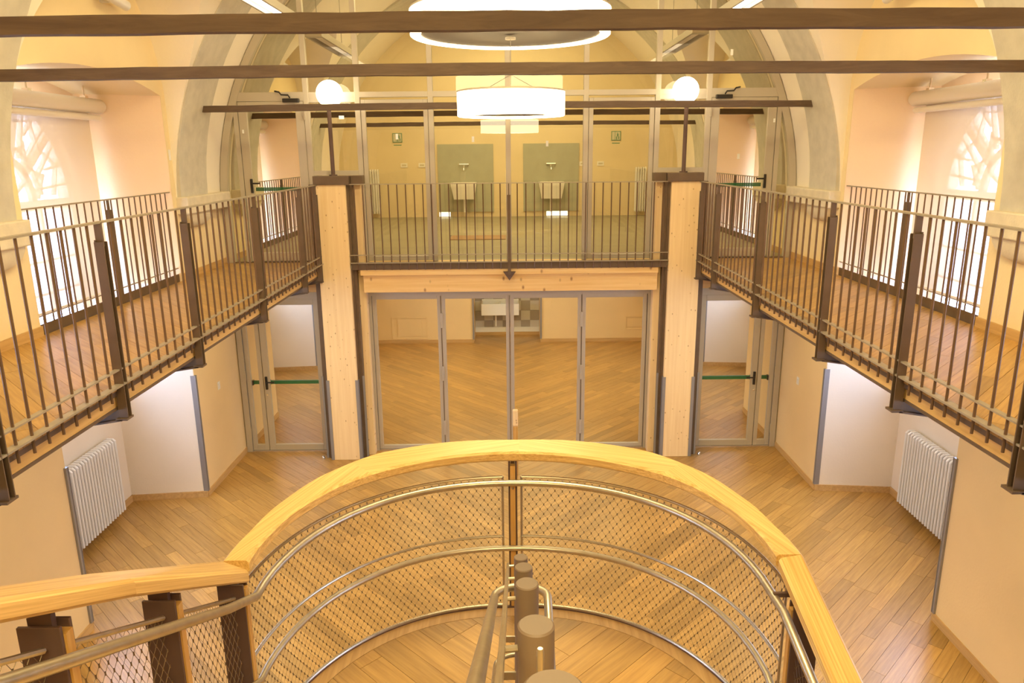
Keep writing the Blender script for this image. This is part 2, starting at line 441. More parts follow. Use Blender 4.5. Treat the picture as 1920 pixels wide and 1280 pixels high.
def vis(c, z):
    x, y, zz = c[0]-CAMP.x, c[1], z-CAMP.z
    d = cos(PITCH)*y-sin(PITCH)*zz; u = sin(PITCH)*y+cos(PITCH)*zz
    if d < .5: return False
    X, Y = x/d*1395.6, -u/d*1395.6
    return abs(X) < 990 and abs(Y) < 670
def lay(parent, items, z, th, name='floor_board', limit=300, far=None, rest_name=None):
    cand = []; rest = []
    for it in items:
        c = (sum(p[0] for p in it[0])/len(it[0]), sum(p[1] for p in it[0])/len(it[0]))
        (cand if vis(c, z) else rest).append((math.hypot(c[0], c[1]), c, it))
    cand.sort(key=lambda a: a[0])
    rest += cand[limit:]
    for _, c, it in cand[:limit]:
        obj(name, board_mb([it], 0, th, c), 'board', parent, loc=(c[0], c[1], z))
    if rest: obj(rest_name or name+'s', board_mb([r[2] for r in rest], z, th), 'board', parent, kind='stuff')
def rect(x0, x1, y0, y1): return [(-1, 0, -x0), (1, 0, x1), (0, -1, -y0), (0, 1, y1)]
A45 = pi/4
fl = obj('floor', MB().box(-5.2, 5.2, YF, YS+.02, -.2, -.02), 'sub', kind='structure', label='main lower floor of oak boards laid in a chevron', cat='floor')
lay(fl, boards([(rect(-4.95, 0, 1.0, YS), -A45, (-4.95, 0, 1.0, YS)), (rect(0, 4.95, 1.0, YS), A45, (0, 4.95, 1.0, YS))], 0, .02), 0, .02)
fb = obj('floor', MB().box(-5.2, 5.2, YS+.02, YB, -.2, -.02), 'sub', kind='structure', label='oak chevron floor of the lower room behind the glass doors', cat='floor')
lay(fb, boards([(rect(-4.95, 0, YS, 17.85), -A45, (-4.95, 0, YS, 17.85)), (rect(0, 4.95, YS, 17.85), A45, (0, 4.95, YS, 17.85))], 0, .02), 0, .02)
# slab between the storeys (far rooms) and upper far floor
sl = obj('floor', MB().box(-4.0, 4.0, YS-.02, YB, 2.62, ZD-.004), 'low', kind='structure', label='storey slab carrying the grey floor of the upper far room', cat='floor')
obj('floor_covering', MB().box(-4.0, 4.0, YS+.06, YB, ZD-.004, ZD), 'ufloor', sl)
# spandrel between lower doors and upper glazing
obj('trim_1', MB().box(-4.0, 4.0, YS-.05, YS+.06, 2.44, ZD-.005), 'pinex', kind='structure', label='timber spandrel between lower doors and upper glazing', cat='trim')

# ---- side galleries
for s in (-1, 1):
    g = thing('floor', (s*3.3, 5, ZD), '%s gallery deck of oak boards carried on steel brackets' % side[s], 'floor', kind='structure')
    X0, X1 = sorted((s*2.60, s*4.0))
    obj('deck_underlay', MB().box(s*2.66, s*3.99, -1.9, YS-.06, ZD-.09, ZD-.02), 'sub', g)
    lay(g, boards([(rect(X0, X1, .8, YS-.06), s*A45, (X0, X1, .8, YS-.06))], ZD, .02), ZD, .02, name='deck_board')
    obj('fascia', MB().box(s*2.625, s*2.70, -1.9, 10.16, 2.735, 2.865), 'fascia', g)
    obj('edge_channel', MB().box(s*2.605, s*2.626, -1.9, 10.16, 2.815, 2.868), 'steel', g)
    obj('soffit_plate', MB().box(s*2.62, s*3.99, -1.9, 10.2, 2.715, 2.736), 'steel', g)
    for y in (-.5, 1.0, 2.25, 3.5, 4.72, 5.98, 7.66, 9.3, 10.08):
        p = [(s*2.585, 2.655), (s*2.85, 2.615), (s*3.35, 2.50), (s*4.0, 2.50), (s*4.0, 2.73), (s*2.585, 2.73)]
        obj('bracket', MB().prism(p, y-.012, y+.012, 'y').prism([(s*2.585, 2.645), (s*2.85, 2.605), (s*3.35, 2.49), (s*4.0, 2.49), (s*4.0, 2.502), (s*3.35, 2.502), (s*2.85, 2.617), (s*2.585, 2.657)], y-.045, y+.045, 'y'), 'steel', g)
# central bridge between the columns
g = thing('floor', (0, 10.35, ZD), 'narrow central bridge deck between the two columns', 'floor', kind='structure')
obj('deck_plate', MB().box(-2.62, 2.62, 10.22, YS-.055, ZD-.05, ZD-.005), 'ufloor', g)
obj('fascia', MB().box(-2.06, 2.06, 10.21, 10.27, 2.72, 2.80), 'pinex', g)
obj('edge_channel', MB().box(-2.17, 2.17, 10.195, 10.22, 2.80, 2.895), 'steel', g)
gb = obj('timber_beam', MB().box(-2.035, 2.06, 10.27, 10.36, 2.47, 2.78), 'pinex', label='horizontal spruce beam with dark knots between the two columns', cat='beam')

# ---- baseboards
for s in (-1, 1):
    for (sg, zz, tag_) in (([(-1.9, 2.13), (4.98, 6.2), (9.02, YS-.06), (YS+.06, 12.1), (14.93, 17.08)], 0, 'lower'),
                           ([(-1.9, 2.13), (4.98, 6.2), (9.02, YS-.06), (YS+.06, 12.1), (14.93, 18)], ZD, 'upper')):
        b = MB()
        for a, c in sg: b.box(s*3.982, s*3.997, a, c, zz, zz+.085)
        if zz == 0:
            for (a, c) in NICHE:
                b.box(s*4.925, s*4.943, a+.1, c-.1, 0, .085)
                b.prism([(s*3.99, c-.020), (s*4.95, c-.125), (s*4.95, c-.105), (s*3.99, c-.004)], 0, .085)
                b.prism([(s*3.99, a+.020), (s*4.95, a+.125), (s*4.95, a+.105), (s*3.99, a+.004)], 0, .085)
        obj('baseboard_'+side[s], b, 'base', kind='structure', label='%s %s oak baseboard along the wall' % (side[s], tag_), cat='baseboard')
b = MB().box(-4, -.85, 17.06, 17.08, 0, .08).box(.72, 4, 17.06, 17.08, 0, .08).box(-.85, .72, 17.80, 17.82, 0, .08)
obj('baseboard_far', b, 'basex', kind='structure', label='baseboard along the far wall of the lower room', cat='baseboard')
# corner guards
for s in (-1, 1):
    for (y, nm) in ((6.2, 'near'), (9.02, 'far'), (14.93, 'back room')):
        d = 1 if y == 6.2 else -1
        z1 = 1.66
        o = obj('corner_guard', MB().box(s*3.975, s*3.997, y-d*.030, y+d*.006, .085, z1).box(s*3.975, s*4.04, y, y+d*.014, .085, z1), 'guard',
            label='grey steel corner guard on %s edge of %s lower niche' % (nm, side[s]), cat='corner guard')

# ================================================================== WINDOWS in the niches
def tracery(s, yc, x):
    m = MB(); z0 = 3.88; R = 1.10
    def bar(a, b, w, d=.05):
        (y0, q0), (y1, q1) = a, b; L = math.hypot(y1-y0, q1-q0); n = ((q1-q0)/L*w/2, -(y1-y0)/L*w/2)
        m.prism([(yc+y0+n[0], z0+q0+n[1]), (yc+y1+n[0], z0+q1+n[1]), (yc+y1-n[0], z0+q1-n[1]), (yc+y0-n[0], z0+q0-n[1])], x-d/2, x+d/2, 'x')
    def P(a, r): a = math.radians(a); return (r*cos(a), r*1.04*sin(a))
    for a in range(0, 180, 10): bar(P(a, .46), P(a+10, .46), .085)
    for a in (38, 68, 112, 142): bar(P(a, .44), P(a, 1.14), .085)
    rnd = random.Random(5)
    for c0, c1 in ((4, 38), (38, 68), (68, 112), (112, 142), (142, 176)):
        md = (c0+c1)/2
        for k in range(2):
            r0 = .54+.30*k; bar(P(c0, r0), P(md+rnd.uniform(-5, 5), r0+.2), .021); bar(P(md, r0+.17), P(c1, r0+.02), .021)
        bar(P(md-7, .5), P(c0+5, 1.12), .026); bar(P(md, .55), P(c1-6, 1.12), .026); bar(P(md+3, .8), P(md-2, 1.14), .024)
        bar(P(c0+3, .62), P(c1-3, .60), .03)
    for a in (30, 90, 150): bar((0, .02), P(a, .44), .03)
    return m
def frame_arch(yc, x, R, w, z0, n=20):
    m = MB()
    for k in range(n):
        t0, t1 = pi*k/n, pi*(k+1)/n
        m.prism([(yc+R*cos(t0), z0+R*1.04*sin(t0)), (yc+R*cos(t1), z0+R*1.04*sin(t1)), (yc+(R-w)*cos(t1), z0+(R-w)*1.04*sin(t1)), (yc+(R-w)*cos(t0), z0+(R-w)*1.04*sin(t0))], x-.04, x+.04, 'x')
    return m
wn = 1
for s in (-1, 1):
    for i, (a, b) in enumerate(NICHE):
        yc = (a+b)/2; x = s*5.06
        where = ('near', 'middle', 'back room')[i]
        w = thing('window_%d' % wn, (x, yc, 1.75), 'tall arched %s window on the %s with branching tracery' % (where, side[s]), 'window', kind='structure'); wn += 1
        f = MB(); f.box(x-.04, x+.04, yc-1.16, yc-1.08, 1.75, 3.86); f.box(x-.04, x+.04, yc+1.08, yc+1.16, 1.75, 3.86)
        f.box(x-.04, x+.04, yc-1.16, yc+1.16, 1.75, 1.83); f.box(x-.05, x+.05, yc-1.16, yc+1.16, 3.80, 3.90)
        obj('window_frame', f, 'winf', w); obj('arch_frame', frame_arch(yc, x, 1.16, .10, 3.86), 'winf', w)
        if i: obj('tracery', tracery(s, yc, x), 'winf', w)
        g = MB()
        for k in (-.54, 0, .54): g.box(x-.02, x+.02, yc+k-.025, yc+k+.025, 1.83, 3.8)
        for z in (2.2, 2.55, 2.9, 3.25, 3.55): g.box(x-.015, x+.015, yc-1.08, yc+1.08, z-.012, z+.012)
        obj('glazing_bars', g, 'winf', w)
        pl = [(yc-1.1, 1.8), (yc+1.1, 1.8)]+[(yc+1.1*cos(pi*k/16), 3.86+1.14*sin(pi*k/16)) for k in range(17)]
        obj('pane', MB().prism(pl, s*5.095, s*5.10, 'x') if s > 0 else MB().prism(pl, -5.10, -5.095, 'x'), 'wglass', w)
        # roller blind
        xb = s*4.6
        bl = thing('roller_blind', (xb, yc, 4.9), 'cream roller blind lowered in the %s %s upper niche' % (side[s], where), 'blind', 'roller blinds in the niches')
        m = MB(); rr = .082
        m.tube([(s*4.66, a+.10, 4.90), (s*4.66, a+.14, 4.90), (s*4.66, b-.12, 4.90), (s*4.66, b-.08, 4.90)], [rr*.8, rr, rr, rr*.8], 20)
        obj('cassette', m, 'cass', bl, smooth=True)
        m = MB().tube([(s*4.65, a+.18, 4.775), (s*4.65, b-.17, 4.775)], .034, 14)
        obj('guide_tube', m, 'cass', bl, smooth=True)
        for yy in (a+.4, yc, b-.4): obj('mounting_clip', MB().box(s*4.63, s*4.69, yy-.03, yy+.03, 4.972, 5.0).box(s*4.655, s*4.665, yy-.01, yy+.01, 5.0, 5.12), 'chrome', bl)
        obj('blind_fabric', MB().add([(s*4.74, a+.22, 2.82), (s*4.74, b-.22, 2.82), (s*4.74, b-.22, 4.86), (s*4.74, a+.22, 4.86)], [(0, 1, 2, 3)]), 'blind', bl)
        obj('hem_bar', MB().tube([(s*4.74, a+.22, 2.81), (s*4.74, b-.22, 2.81)], .012, 8), 'cass', bl)

# ================================================================== GLAZED SCREENS (doors and upper window)
def leaf_frame(x0, x1, z0, z1, y, w=.07, wb=None, d=.05):
    wb = wb or w
    return (MB().box(x0, x0+w, y-d/2, y+d/2, z0, z1).box(x1-w, x1, y-d/2, y+d/2, z0, z1)
            .box(x0+w, x1-w, y-d/2, y+d/2, z1-w, z1).box(x0+w, x1-w, y-d/2, y+d/2, z0, z0+wb))
def pane(x0, x1, z0, z1, y, par, m='glass'): return obj('pane', MB().box(x0, x1, y-.002, y+.002, z0, z1), m, par)
# lower folding doors: four leaves
dn = 1
fr = thing('trim_2', (0, YS, 0), 'greige metal frame around the four folding glass doors', 'trim', kind='structure')
obj('frame', MB().box(-2.07, -1.99, YS-.05, YS+.05, 0, 2.44).box(1.99, 2.07, YS-.05, YS+.05, 0, 2.44).box(-1.99, 1.99, YS-.05, YS+.05, 2.375, 2.44), 'frame', fr)
obj('sill_rail', MB().box(-1.99, 1.99, YS-.05, YS+.03, 0, .018), 'sill', fr)
for i, (x0, x1) in enumerate(((-1.985, -.995), (-.99, -.003), (.003, 1.04), (1.045, 1.985))):
    d = thing('door_%d' % dn, (x0, YS, .02), 'folding glass door leaf, %s of the four between the columns' % ('leftmost', 'second from left', 'third from left', 'rightmost')[i], 'door', kind='structure'); dn += 1
    obj('leaf_frame', leaf_frame(x0, x1, .02, 2.372, YS, .055), 'frame', d, bevel=.004)
    pane(x0+.05, x1-.05, .07, 2.33, YS, d)
    obj('gasket', MB().box(x1-.006, x1+.002, YS-.032, YS-.024, .03, 2.36), 'steel', d)
    if i in (0, 2):
        for z in (.35, 1.2, 2.0): obj('hinge', MB().box(x1-.018, x1+.022, YS-.045, YS-.024, z-.11, z+.11), 'frame', d, bevel=.004)
# lower side doors
for s in (-1, 1):
    f = thing('trim_%d' % (3 if s < 0 else 4), (s*3.3, YS, 0), 'greige frame of the %s lower side door' % side[s], 'trim', kind='structure')
    m = MB().box(s*3.905, s*3.985, YS-.05, YS+.05, 0, 2.44).box(s*2.66, s*2.75, YS-.05, YS+.05, 0, 2.44).box(s*2.75, s*3.905, YS-.05, YS+.05, 2.34, 2.44)
    m.box(s*2.07, s*2.66, YS-.03, YS+.05, 0, 2.44)
    obj('frame', m, 'frame', f); obj('sill_rail', MB().box(s*2.75, s*3.905, YS-.05, YS+.03, 0, .015), 'sill', f)
    for (x0, x1, nm) in ((3.66, 3.90, 'narrow'), (2.755, 3.65, 'wide')):
        X0, X1 = sorted((s*x0, s*x1))
        d = thing('door_%d' % dn, (X0, YS, .02), '%s glass leaf of the %s lower side door' % (nm, side[s]), 'door', kind='structure'); dn += 1
        w = .075 if nm == 'narrow' else .085
        obj('leaf_frame', leaf_frame(X0, X1, .017, 2.335, YS, w if nm == 'wide' else .06, .09), 'frame', d, bevel=.004)
        pane(X0+.05, X1-.05, .08, 2.28, YS, d)
        obj('push_bar', MB().box(X0+.065, X1-.065, YS+.05, YS+.085, 1.04, 1.09), 'green', d)
        obj('push_bar_arm', MB().box(X0+.05, X0+.075, YS+.02, YS+.08, 1.03, 1.1).box(X1-.075, X1-.05, YS+.02, YS+.08, 1.03, 1.1), 'black', d)
        if nm == 'wide':
            xe = s*3.61
            h = obj('door_handle', MB().box(xe-.018, xe+.018, YS-.045, YS-.024, .98, 1.18), 'black', d, bevel=.006)
            obj('lever', MB().tube([(xe, YS-.03, 1.1), (xe, YS-.075, 1.1), (xe-s*.13, YS-.075, 1.1)], .011, 8), 'black', h)
            obj('lock_cylinder', MB().tube([(xe, YS-.02, .9), (xe, YS-.04, .9)], .014, 12), 'chrome', d)
        else:
            for z in (.3, 1.2, 2.1): obj('hinge', MB().box(s*3.895, s*3.91, YS-.06, YS-.045, z-.07, z+.07), 'frame', d)
# upper screen
wu = thing('window_%d' % wn, (0, YS, ZD), 'large arched glazed screen closing the upper far room', 'window', kind='structure')
Ra = 3.99
m = MB(); n = 56
zs = ZC
for k in range(n):
    t0, t1 = pi*k/n, pi*(k+1)/n
    m.prism([(Ra*cos(t0), zs+Ra*sin(t0)), (Ra*cos(t1), zs+Ra*sin(t1)), ((Ra-.095)*cos(t1), zs+(Ra-.095)*sin(t1)), ((Ra-.095)*cos(t0), zs+(Ra-.095)*sin(t0))], YS-.05, YS+.04, 'y')
m.box(-Ra, -Ra+.105, YS-.05, YS+.04, ZD, zs); m.box(Ra-.095, Ra, YS-.05, YS+.04, ZD, zs)
obj('arch_frame', m, 'frame', wu)
XM = [-2.72, -2.03, -1.045, 0, 1.06, 2.03, 2.72]
for x in XM:
    zt = zs+sqrt((Ra-.08)**2-x*x)
    obj('mullion', MB().box(x-.035, x+.035, YS-.045, YS+.035, ZD, zt), 'frame', wu, bevel=.004)
obj('transom', MB().box(-2.72, 2.72, YS-.044, YS+.034, 5.09, 5.16), 'frame', wu)
for s in (-1, 1):
    obj('transom', MB().box(s*2.72, s*3.70, YS-.044, YS+.034, 5.05, 5.165), 'frame', wu)
    obj('sill_rail', MB().box(s*2.72, s*3.9, YS-.06, YS+.03, ZD-.003, ZD+.012), 'steel', wu)
    obj('mullion', MB().box(s*3.655, s*3.715, YS-.045, YS+.035, ZD, 5.06), 'frame', wu)
    obj('panel_rail', MB().box(s*2.065, s*2.685, YS-.04, YS+.03, 4.07, 4.13), 'frame', wu)
    obj('panel_rail', MB().box(s*2.065, s*2.685, YS-.04, YS+.03, 5.03, 5.09), 'frame', wu)
# panes above the transom, following the arch
edges = [-Ra+.1]+XM+[Ra-.1]
for i in range(len(edges)-1):
    a, b = edges[i], edges[i+1]; R2 = Ra-.1; pts = []
    zb = 5.16
    xs = [a+(b-a)*k/8 for k in range(9)]
    top = [(x, zs+sqrt(max(0, R2*R2-x*x))) for x in xs]
    top = [(x, z) for x, z in top if z > zb]
    if len(top) < 2: continue
    x_first = top[0][0] if a >= -3.6 else -sqrt(R2**2-(zb-zs)**2); x_last = top[-1][0] if b <= 3.6 else sqrt(R2**2-(zb-zs)**2)
    pl = [(x_first, zb), (x_last, zb)]+top[::-1]
    obj('pane', MB().prism(pl, YS-.002, YS+.002, 'y'), 'uglass', wu)
# panes below
for (a, b, z0) in ((-2.03, -1.045, ZD+.09), (-1.045, 0, ZD+.02), (0, 1.06, ZD+.02), (1.06, 2.03, ZD+.09), (-2.72, -2.03, 4.1), (2.03, 2.72, 4.1)):
    pane(a+.03, b-.03, z0, 5.1, YS, wu, 'uglass')
for (a, b) in ((-1.99, -1.085), (1.10, 1.99)):
    obj('casement_frame', leaf_frame(a, b, ZD+.015, 5.06, YS-.01, .06), 'frame', wu, bevel=.004)
for s in (-1, 1):     # curved sidelight
    pl = [(s*3.715, ZD), (s*(Ra-.1), ZD)]+[(s*sqrt((Ra-.1)**2-(z-zs)**2), z) for z in (3.7, 4.0, 4.3, 4.6, 4.9)]+[(s*3.715, 4.9)]
    obj('pane', MB().prism(pl, YS-.002, YS+.002, 'y'), 'uglass', wu)
# upper side doors
for s in (-1, 1):
    X0, X1 = sorted((s*2.76, s*3.65))
    d = thing('door_%d' % dn, (X0, YS, ZD), '%s upper glass door with green push bar' % side[s], 'door', kind='structure'); dn += 1
    obj('leaf_frame', leaf_frame(X0, X1, ZD+.02, 5.045, YS-.01, .115, .12), 'frame', d, bevel=.004)
    pane(X0+.09, X1-.09, ZD+.12, 4.96, YS-.005, d, 'uglass')
    obj('push_bar', MB().box(X0+.12, X1-.12, YS+.05, YS+.085, 3.86, 3.91), 'green', d)
    xe = s*3.55
    h = obj('door_handle', MB().box(xe-.018, xe+.018, YS-.055, YS-.034, 3.84, 4.03), 'black', d, bevel=.006)
    obj('lever', MB().tube([(xe, YS-.04, 3.97), (xe, YS-.085, 3.97), (xe-s*.13, YS-.085, 3.97)], .011, 8), 'black', h)
    obj('lock_cylinder', MB().tube([(xe, YS-.03, 3.77), (xe, YS-.05, 3.77)], .014, 12), 'chrome', d)
    c = obj('door_closer', MB().box(s*2.80, s*3.02, YS-.11, YS-.05, 5.03, 5.08), 'black', d, bevel=.008)
    obj('closer_arm', MB().tube([(s*2.92, YS-.09, 5.09), (s*2.93, YS-.13, 5.12), (s*3.02, YS-.14, 5.125), (s*3.05, YS-.12, 5.16), (s*3.12, YS-.07, 5.175)], .011, 6), 'black', c)
    obj('hinge', MB().box(s*2.735, s*2.755, YS-.07, YS-.045, 4.8, 4.92), 'frame', d)
# small stickers on the glass
for i, (x, z, w_, h_) in enumerate(((-1.521, 4.576, .034, .075), (-.48, 4.531, .034, .075), (.535, 4.465, .034, .075), (-2.262, 4.834, .07, .045), (3.175, 4.27, .034, .07), (-3.60, 4.66, .026, .05), (3.62, 4.74, .026, .05), (3.0, 5.62, .034, .075))):
    obj('glass_sticker', MB().box(x-w_/2, x+w_/2, YS-.006, YS-.003, z-h_/2, z+h_/2) if abs(x) < 3.3 else MB().box(x-w_/2, x+w_/2, YS-.048, YS-.045, z-h_/2, z+h_/2), 'sticker',
        label=('small white sticker on the %s' % ('upper left casement glass', 'pane left of the central mullion', 'pane right of the central mullion', 'pane behind the left globe lamp', 'right upper door glass', 'left upper door jamb', 'right upper door jamb', 'arched pane above the right upper door')[i]), cat='sticker')

# ================================================================== COLUMNS
for s in (-1, 1):
    c = thing('column', (s*2.4, 10.3, 0), '%s tall timber and steel column carrying a globe lamp' % side[s], 'column', 'timber and steel columns')
    obj('front_board', MB().box(s*2.19, s*2.62, 10.18, 10.245, 0, 3.955), 'pinez', c, bevel=.004)
    obj('steel_core', MB().box(s*2.12, s*2.70, 10.262, 10.275, 0, 3.955).box(s*2.16, s*2.66, 10.245, 10.262, 0, 3.955).box(s*2.12, s*2.68, 10.275, 10.37, .0, 3.955), 'steel', c)
    obj('back_board', MB().box(s*2.025, s*2.62, 10.37, 10.50, 0, 3.955), 'pinez', c, bevel=.004)
    obj('cap', MB().box(s*2.13, s*2.61, 10.14, 10.40, 3.957, 4.07).box(s*1.965, s*2.13, 10.25, 10.42, 3.957, 4.07), 'steel', c, bevel=.006)
    for (x, d) in ((2.185, 1), (2.625, -1)):
        obj('corner_guard', MB().box(s*(x-.004*d), s*(x+.035*d), 10.172, 10.179, .005, 1.22).box(s*(x-.009*d), s*(x-.003*d), 10.172, 10.245, .005, 1.22), 'guard', c)
    for x in (2.115, 2.705):
        obj('corner_guard', MB().box(s*(x-.014), s*(x+.014), 10.252, 10.262, .005, 1.26), 'guard', c)
    l = thing('globe_lamp', (s*2.36, 10.3, 4.07), 'lit white globe lamp on a dark pole atop the %s column' % side[s], 'lamp', 'globe lamps on the columns')
    obj('pole', MB().cyl(s*2.36, 10.28, 4.07, 4.98, .027, 14), 'plate', l, smooth=True)
    obj('pole_foot', MB().cyl(s*2.36, 10.28, 4.07, 4.085, .055, 18), 'plate', l)
    sp = MB().lathe(s*2.34, 10.28, [(.172*sin(pi*k/20), 5.12-.172*cos(pi*k/20)) for k in range(21)], 32)
    obj('globe', sp, 'globe', l, smooth=True)
    obj('door_stop', MB().lathe(s*2.77, 10.22, [(0, 0), (.028, 0), (.028, .02), (.015, .045), (0, .05)], 12), 'chrome', smooth=True, label='small chrome door stop on the floor beside the %s column' % side[s], cat='door stop')

# ================================================================== RAILINGS
def baluster_mesh(z0, z1, r=.009):
    me = MB().cyl(0, 0, z0, z1, r, 6); return me
def post_mb(z0, z1, s):  # channel of two flats with web, notch at the top
    m = MB().box(-.03, .03, -.026, -.019, z0, z1).box(-.03, .03, .019, .026, z0, z1).box(s*.022, s*.03, -.02, .02, z0, z1+.012)
    m.box(-.02, .02, -.008, .008, z1-.03, 3.95)
    return m
for s in (-1, 1):
    r = thing('railing', (s*2.58, 5, 2.7), 'long steel bar railing along the edge of the %s gallery' % side[s], 'railing', 'gallery railings')
    x = s*2.58
    obj('top_rail', MB().box(x-.02, x+.02, 1.6, 10.17, 3.945, 3.957), 'railtop', r)
    obj('lower_rail', MB().box(x-.018, x+.018, 1.6, 10.17, 2.99, 3.0), 'railtop', r)
    obj('lower_rail', MB().box(x-.022, x+.03, 1.6, 10.17, 2.888, 2.9), 'railtop', r)
    posts = (2.25, 3.5, 4.72, 5.98, 7.66, 9.3, 10.08)
    p0 = None
    for y in posts:
        if p0 is None: p0 = obj('post', post_mb(2.66, 3.83, s), 'steel', r, loc=(x, y, 0))
        else: inst(p0, 'post', r, (x, y, 0))
        obj('post_foot', MB().box(x-.045, x+.03, y-.045, y+.045, 2.648, 2.662), 'steel', r)
    b0 = None
    ends = (1.7,)+posts
    for i in range(len(ends)-1):
        a, b = ends[i], ends[i+1]; k = max(1, round((b-a)/.135))
        for j in range(1, k):
            y = a+(b-a)*j/k
            if b0 is None: b0 = obj('baluster', MB().cyl(0, 0, 2.80, 3.945, .0085, 6), 'bar', r, loc=(x, y, 0))
            else: inst(b0, 'baluster', r, (x, y, 0))
    for i, (a, b) in enumerate(NICHE):
        if i == 0: continue
        nm = 'middle' if i == 1 else 'back room'
        x2 = s*4.03
        q = thing('railing', (x2, (a+b)/2, ZD), 'steel bar railing across the %s %s window niche' % (side[s], nm), 'railing', 'niche railings')
        obj('top_rail', MB().box(x2-.012, x2+.012, a+.01, b-.01, 3.925, 3.937), 'railtop', q)
        obj('lower_rail', MB().box(x2-.008, x2+.008, a+.01, b-.01, 3.02, 3.03), 'railtop', q)
        obj('kick_plate', MB().box(x2-.006, x2+.006, a+.01, b-.01, ZD-.03, ZD+.085), 'steel', q)
        obj('post', MB().box(x2-.022, x2+.022, (a+b)/2-.035, (a+b)/2+.035, ZD-.1, 3.83).box(x2-.01, x2+.01, (a+b)/2-.01, (a+b)/2+.01, 3.83, 3.93), 'steel', q)
        k = 23; c0 = None
        for j in range(1, k):
            y = a+(b-a)*j/k
            if abs(y-(a+b)/2) < .05: continue
            if c0 is None: c0 = obj('baluster', MB().cyl(0, 0, ZD+.05, 3.925, .007, 6), 'bar', q, loc=(x2, y, 0))
            else: inst(c0, 'baluster', q, (x2, y, 0))
r = thing('railing', (0, 10.18, 2.8), 'central steel railing across the bridge between the two columns', 'railing')
obj('top_rail', MB().box(-2.2, 2.2, 10.165, 10.195, 3.95, 3.962), 'railtop', r)
obj('lower_rail', MB().box(-2.185, 2.185, 10.17, 10.19, 3.0, 3.012), 'railtop', r)
obj('lower_rail', MB().box(-2.185, 2.185, 10.165, 10.2, 2.892, 2.905), 'railtop', r)
obj('post', MB().box(-.022, .022, 10.155, 10.205, 2.72, 3.80).box(-.007, .007, 10.165, 10.185, 3.8, 3.95), 'steel', r)
obj('bracket', MB().add([(-.085, 10.165, 2.76), (.085, 10.165, 2.76), (0, 10.165, 2.64), (-.085, 10.27, 2.76), (.085, 10.27, 2.76), (0, 10.27, 2.64)], [(0, 2, 1), (3, 4, 5), (0, 1, 4, 3), (1, 2, 5, 4), (2, 0, 3, 5)]), 'plate', r)
c0 = None
for j in range(1, 38):
    x = -2.19+4.38*j/38
    if abs(x) < .03: continue
    if c0 is None: c0 = obj('baluster', MB().cyl(0, 0, 2.80, 3.95, .0085, 6), 'bar', r, loc=(x, 10.18, 0))
    else: inst(c0, 'baluster', r, (x, 10.18, 0))

# ================================================================== TIE BEAMS
def tie(y, x1, nm):
    n = 44; m = MB(); rnd = random.Random(int(y*10)); vs = []
    for i in range(n+1):
        x = -x1+2*x1*i/n; sag = .018*cos(pi*x/8)
        a = [rnd.uniform(-.0025, .0025) for _ in range(4)]
        vs += [(x, y-.035+a[0], 4.865+a[1]+sag), (x, y+.035, 4.865+a[1]+sag), (x, y+.035, 4.942+a[2]+sag), (x, y-.035+a[3], 4.942+a[2]+sag)]
    m.add(vs, [(i*4+j, i*4+(j+1) % 4, (i+1)*4+(j+1) % 4, (i+1)*4+j) for i in range(n) for j in range(4)]+[(0, 1, 2, 3), (n*4+3, n*4+2, n*4+1, n*4)])
    obj('tie_beam', m, 'beam', label=nm, cat='beam', group='tie beams across the vault')
tie(3.58, 4.02, 'thickest-looking brown tie beam crossing the top of the picture, nearest')
tie(5.55, 4.0, 'second rough brown tie beam, below the nearest one')
tie(9.68, 3.80, 'short-looking tie beam just in front of the glazed screen')
tie(11.5, 3.85, 'dark tie beam just behind the upper glass screen')
tie(15.6, 3.9, 'farthest tie beam, deep in the upper back room')

# ================================================================== PENDANT LAMPS
def drum(cx, cy, R, Ri, z0, z1, nm, top, rod):
    l = thing('pendant_lamp', (cx, cy, z0), nm, 'lamp', 'ring pendant lamps')
    obj('shade', MB().lathe(cx, cy, [(Ri, z0+.012), (R-.01, z0), (R, z0+.008), (R, z1)], 72), 'ring', l, smooth=True)
    obj('top_rim', MB().lathe(cx, cy, [(R+.003, z1-.012), (R+.003, z1+.004), (R-.03, z1+.004)], 72), 'rim', l, smooth=True)
    obj('disc', MB().lathe(cx, cy, [(0, z0+.02), (Ri+.01, z0+.02)], 72), 'disc', l)
    obj('inner_shade', MB().lathe(cx, cy, [(Ri, z0+.02), (Ri, z1)], 72), 'rim', l)
    for k in range(3):
        a = pi/2+2*pi*k/3
        obj('cable', MB().tube([(cx+Ri*.95*cos(a), cy+Ri*.95*sin(a), z1-.05), (cx+.01*cos(a), cy+.01*sin(a), top)], .0025, 5), 'cable', l)
    obj('ceiling_rod', MB().cyl(cx, cy, top-.01, rod, .005, 6), 'cable', l)
    obj('rose', MB().cyl(cx, cy, rod-.02, rod, .05, 16), 'rim', l)
    return l
drum(.03, 7.45, .93, .835, 5.40, 5.63, 'large lit ring pendant lamp with grey disc, the upper one', 6.6, 7.69)
drum(.03, 7.45, .513, .41, 4.685, 4.915, 'small lit ring pendant lamp hanging below the large ring', 5.06, 5.395)
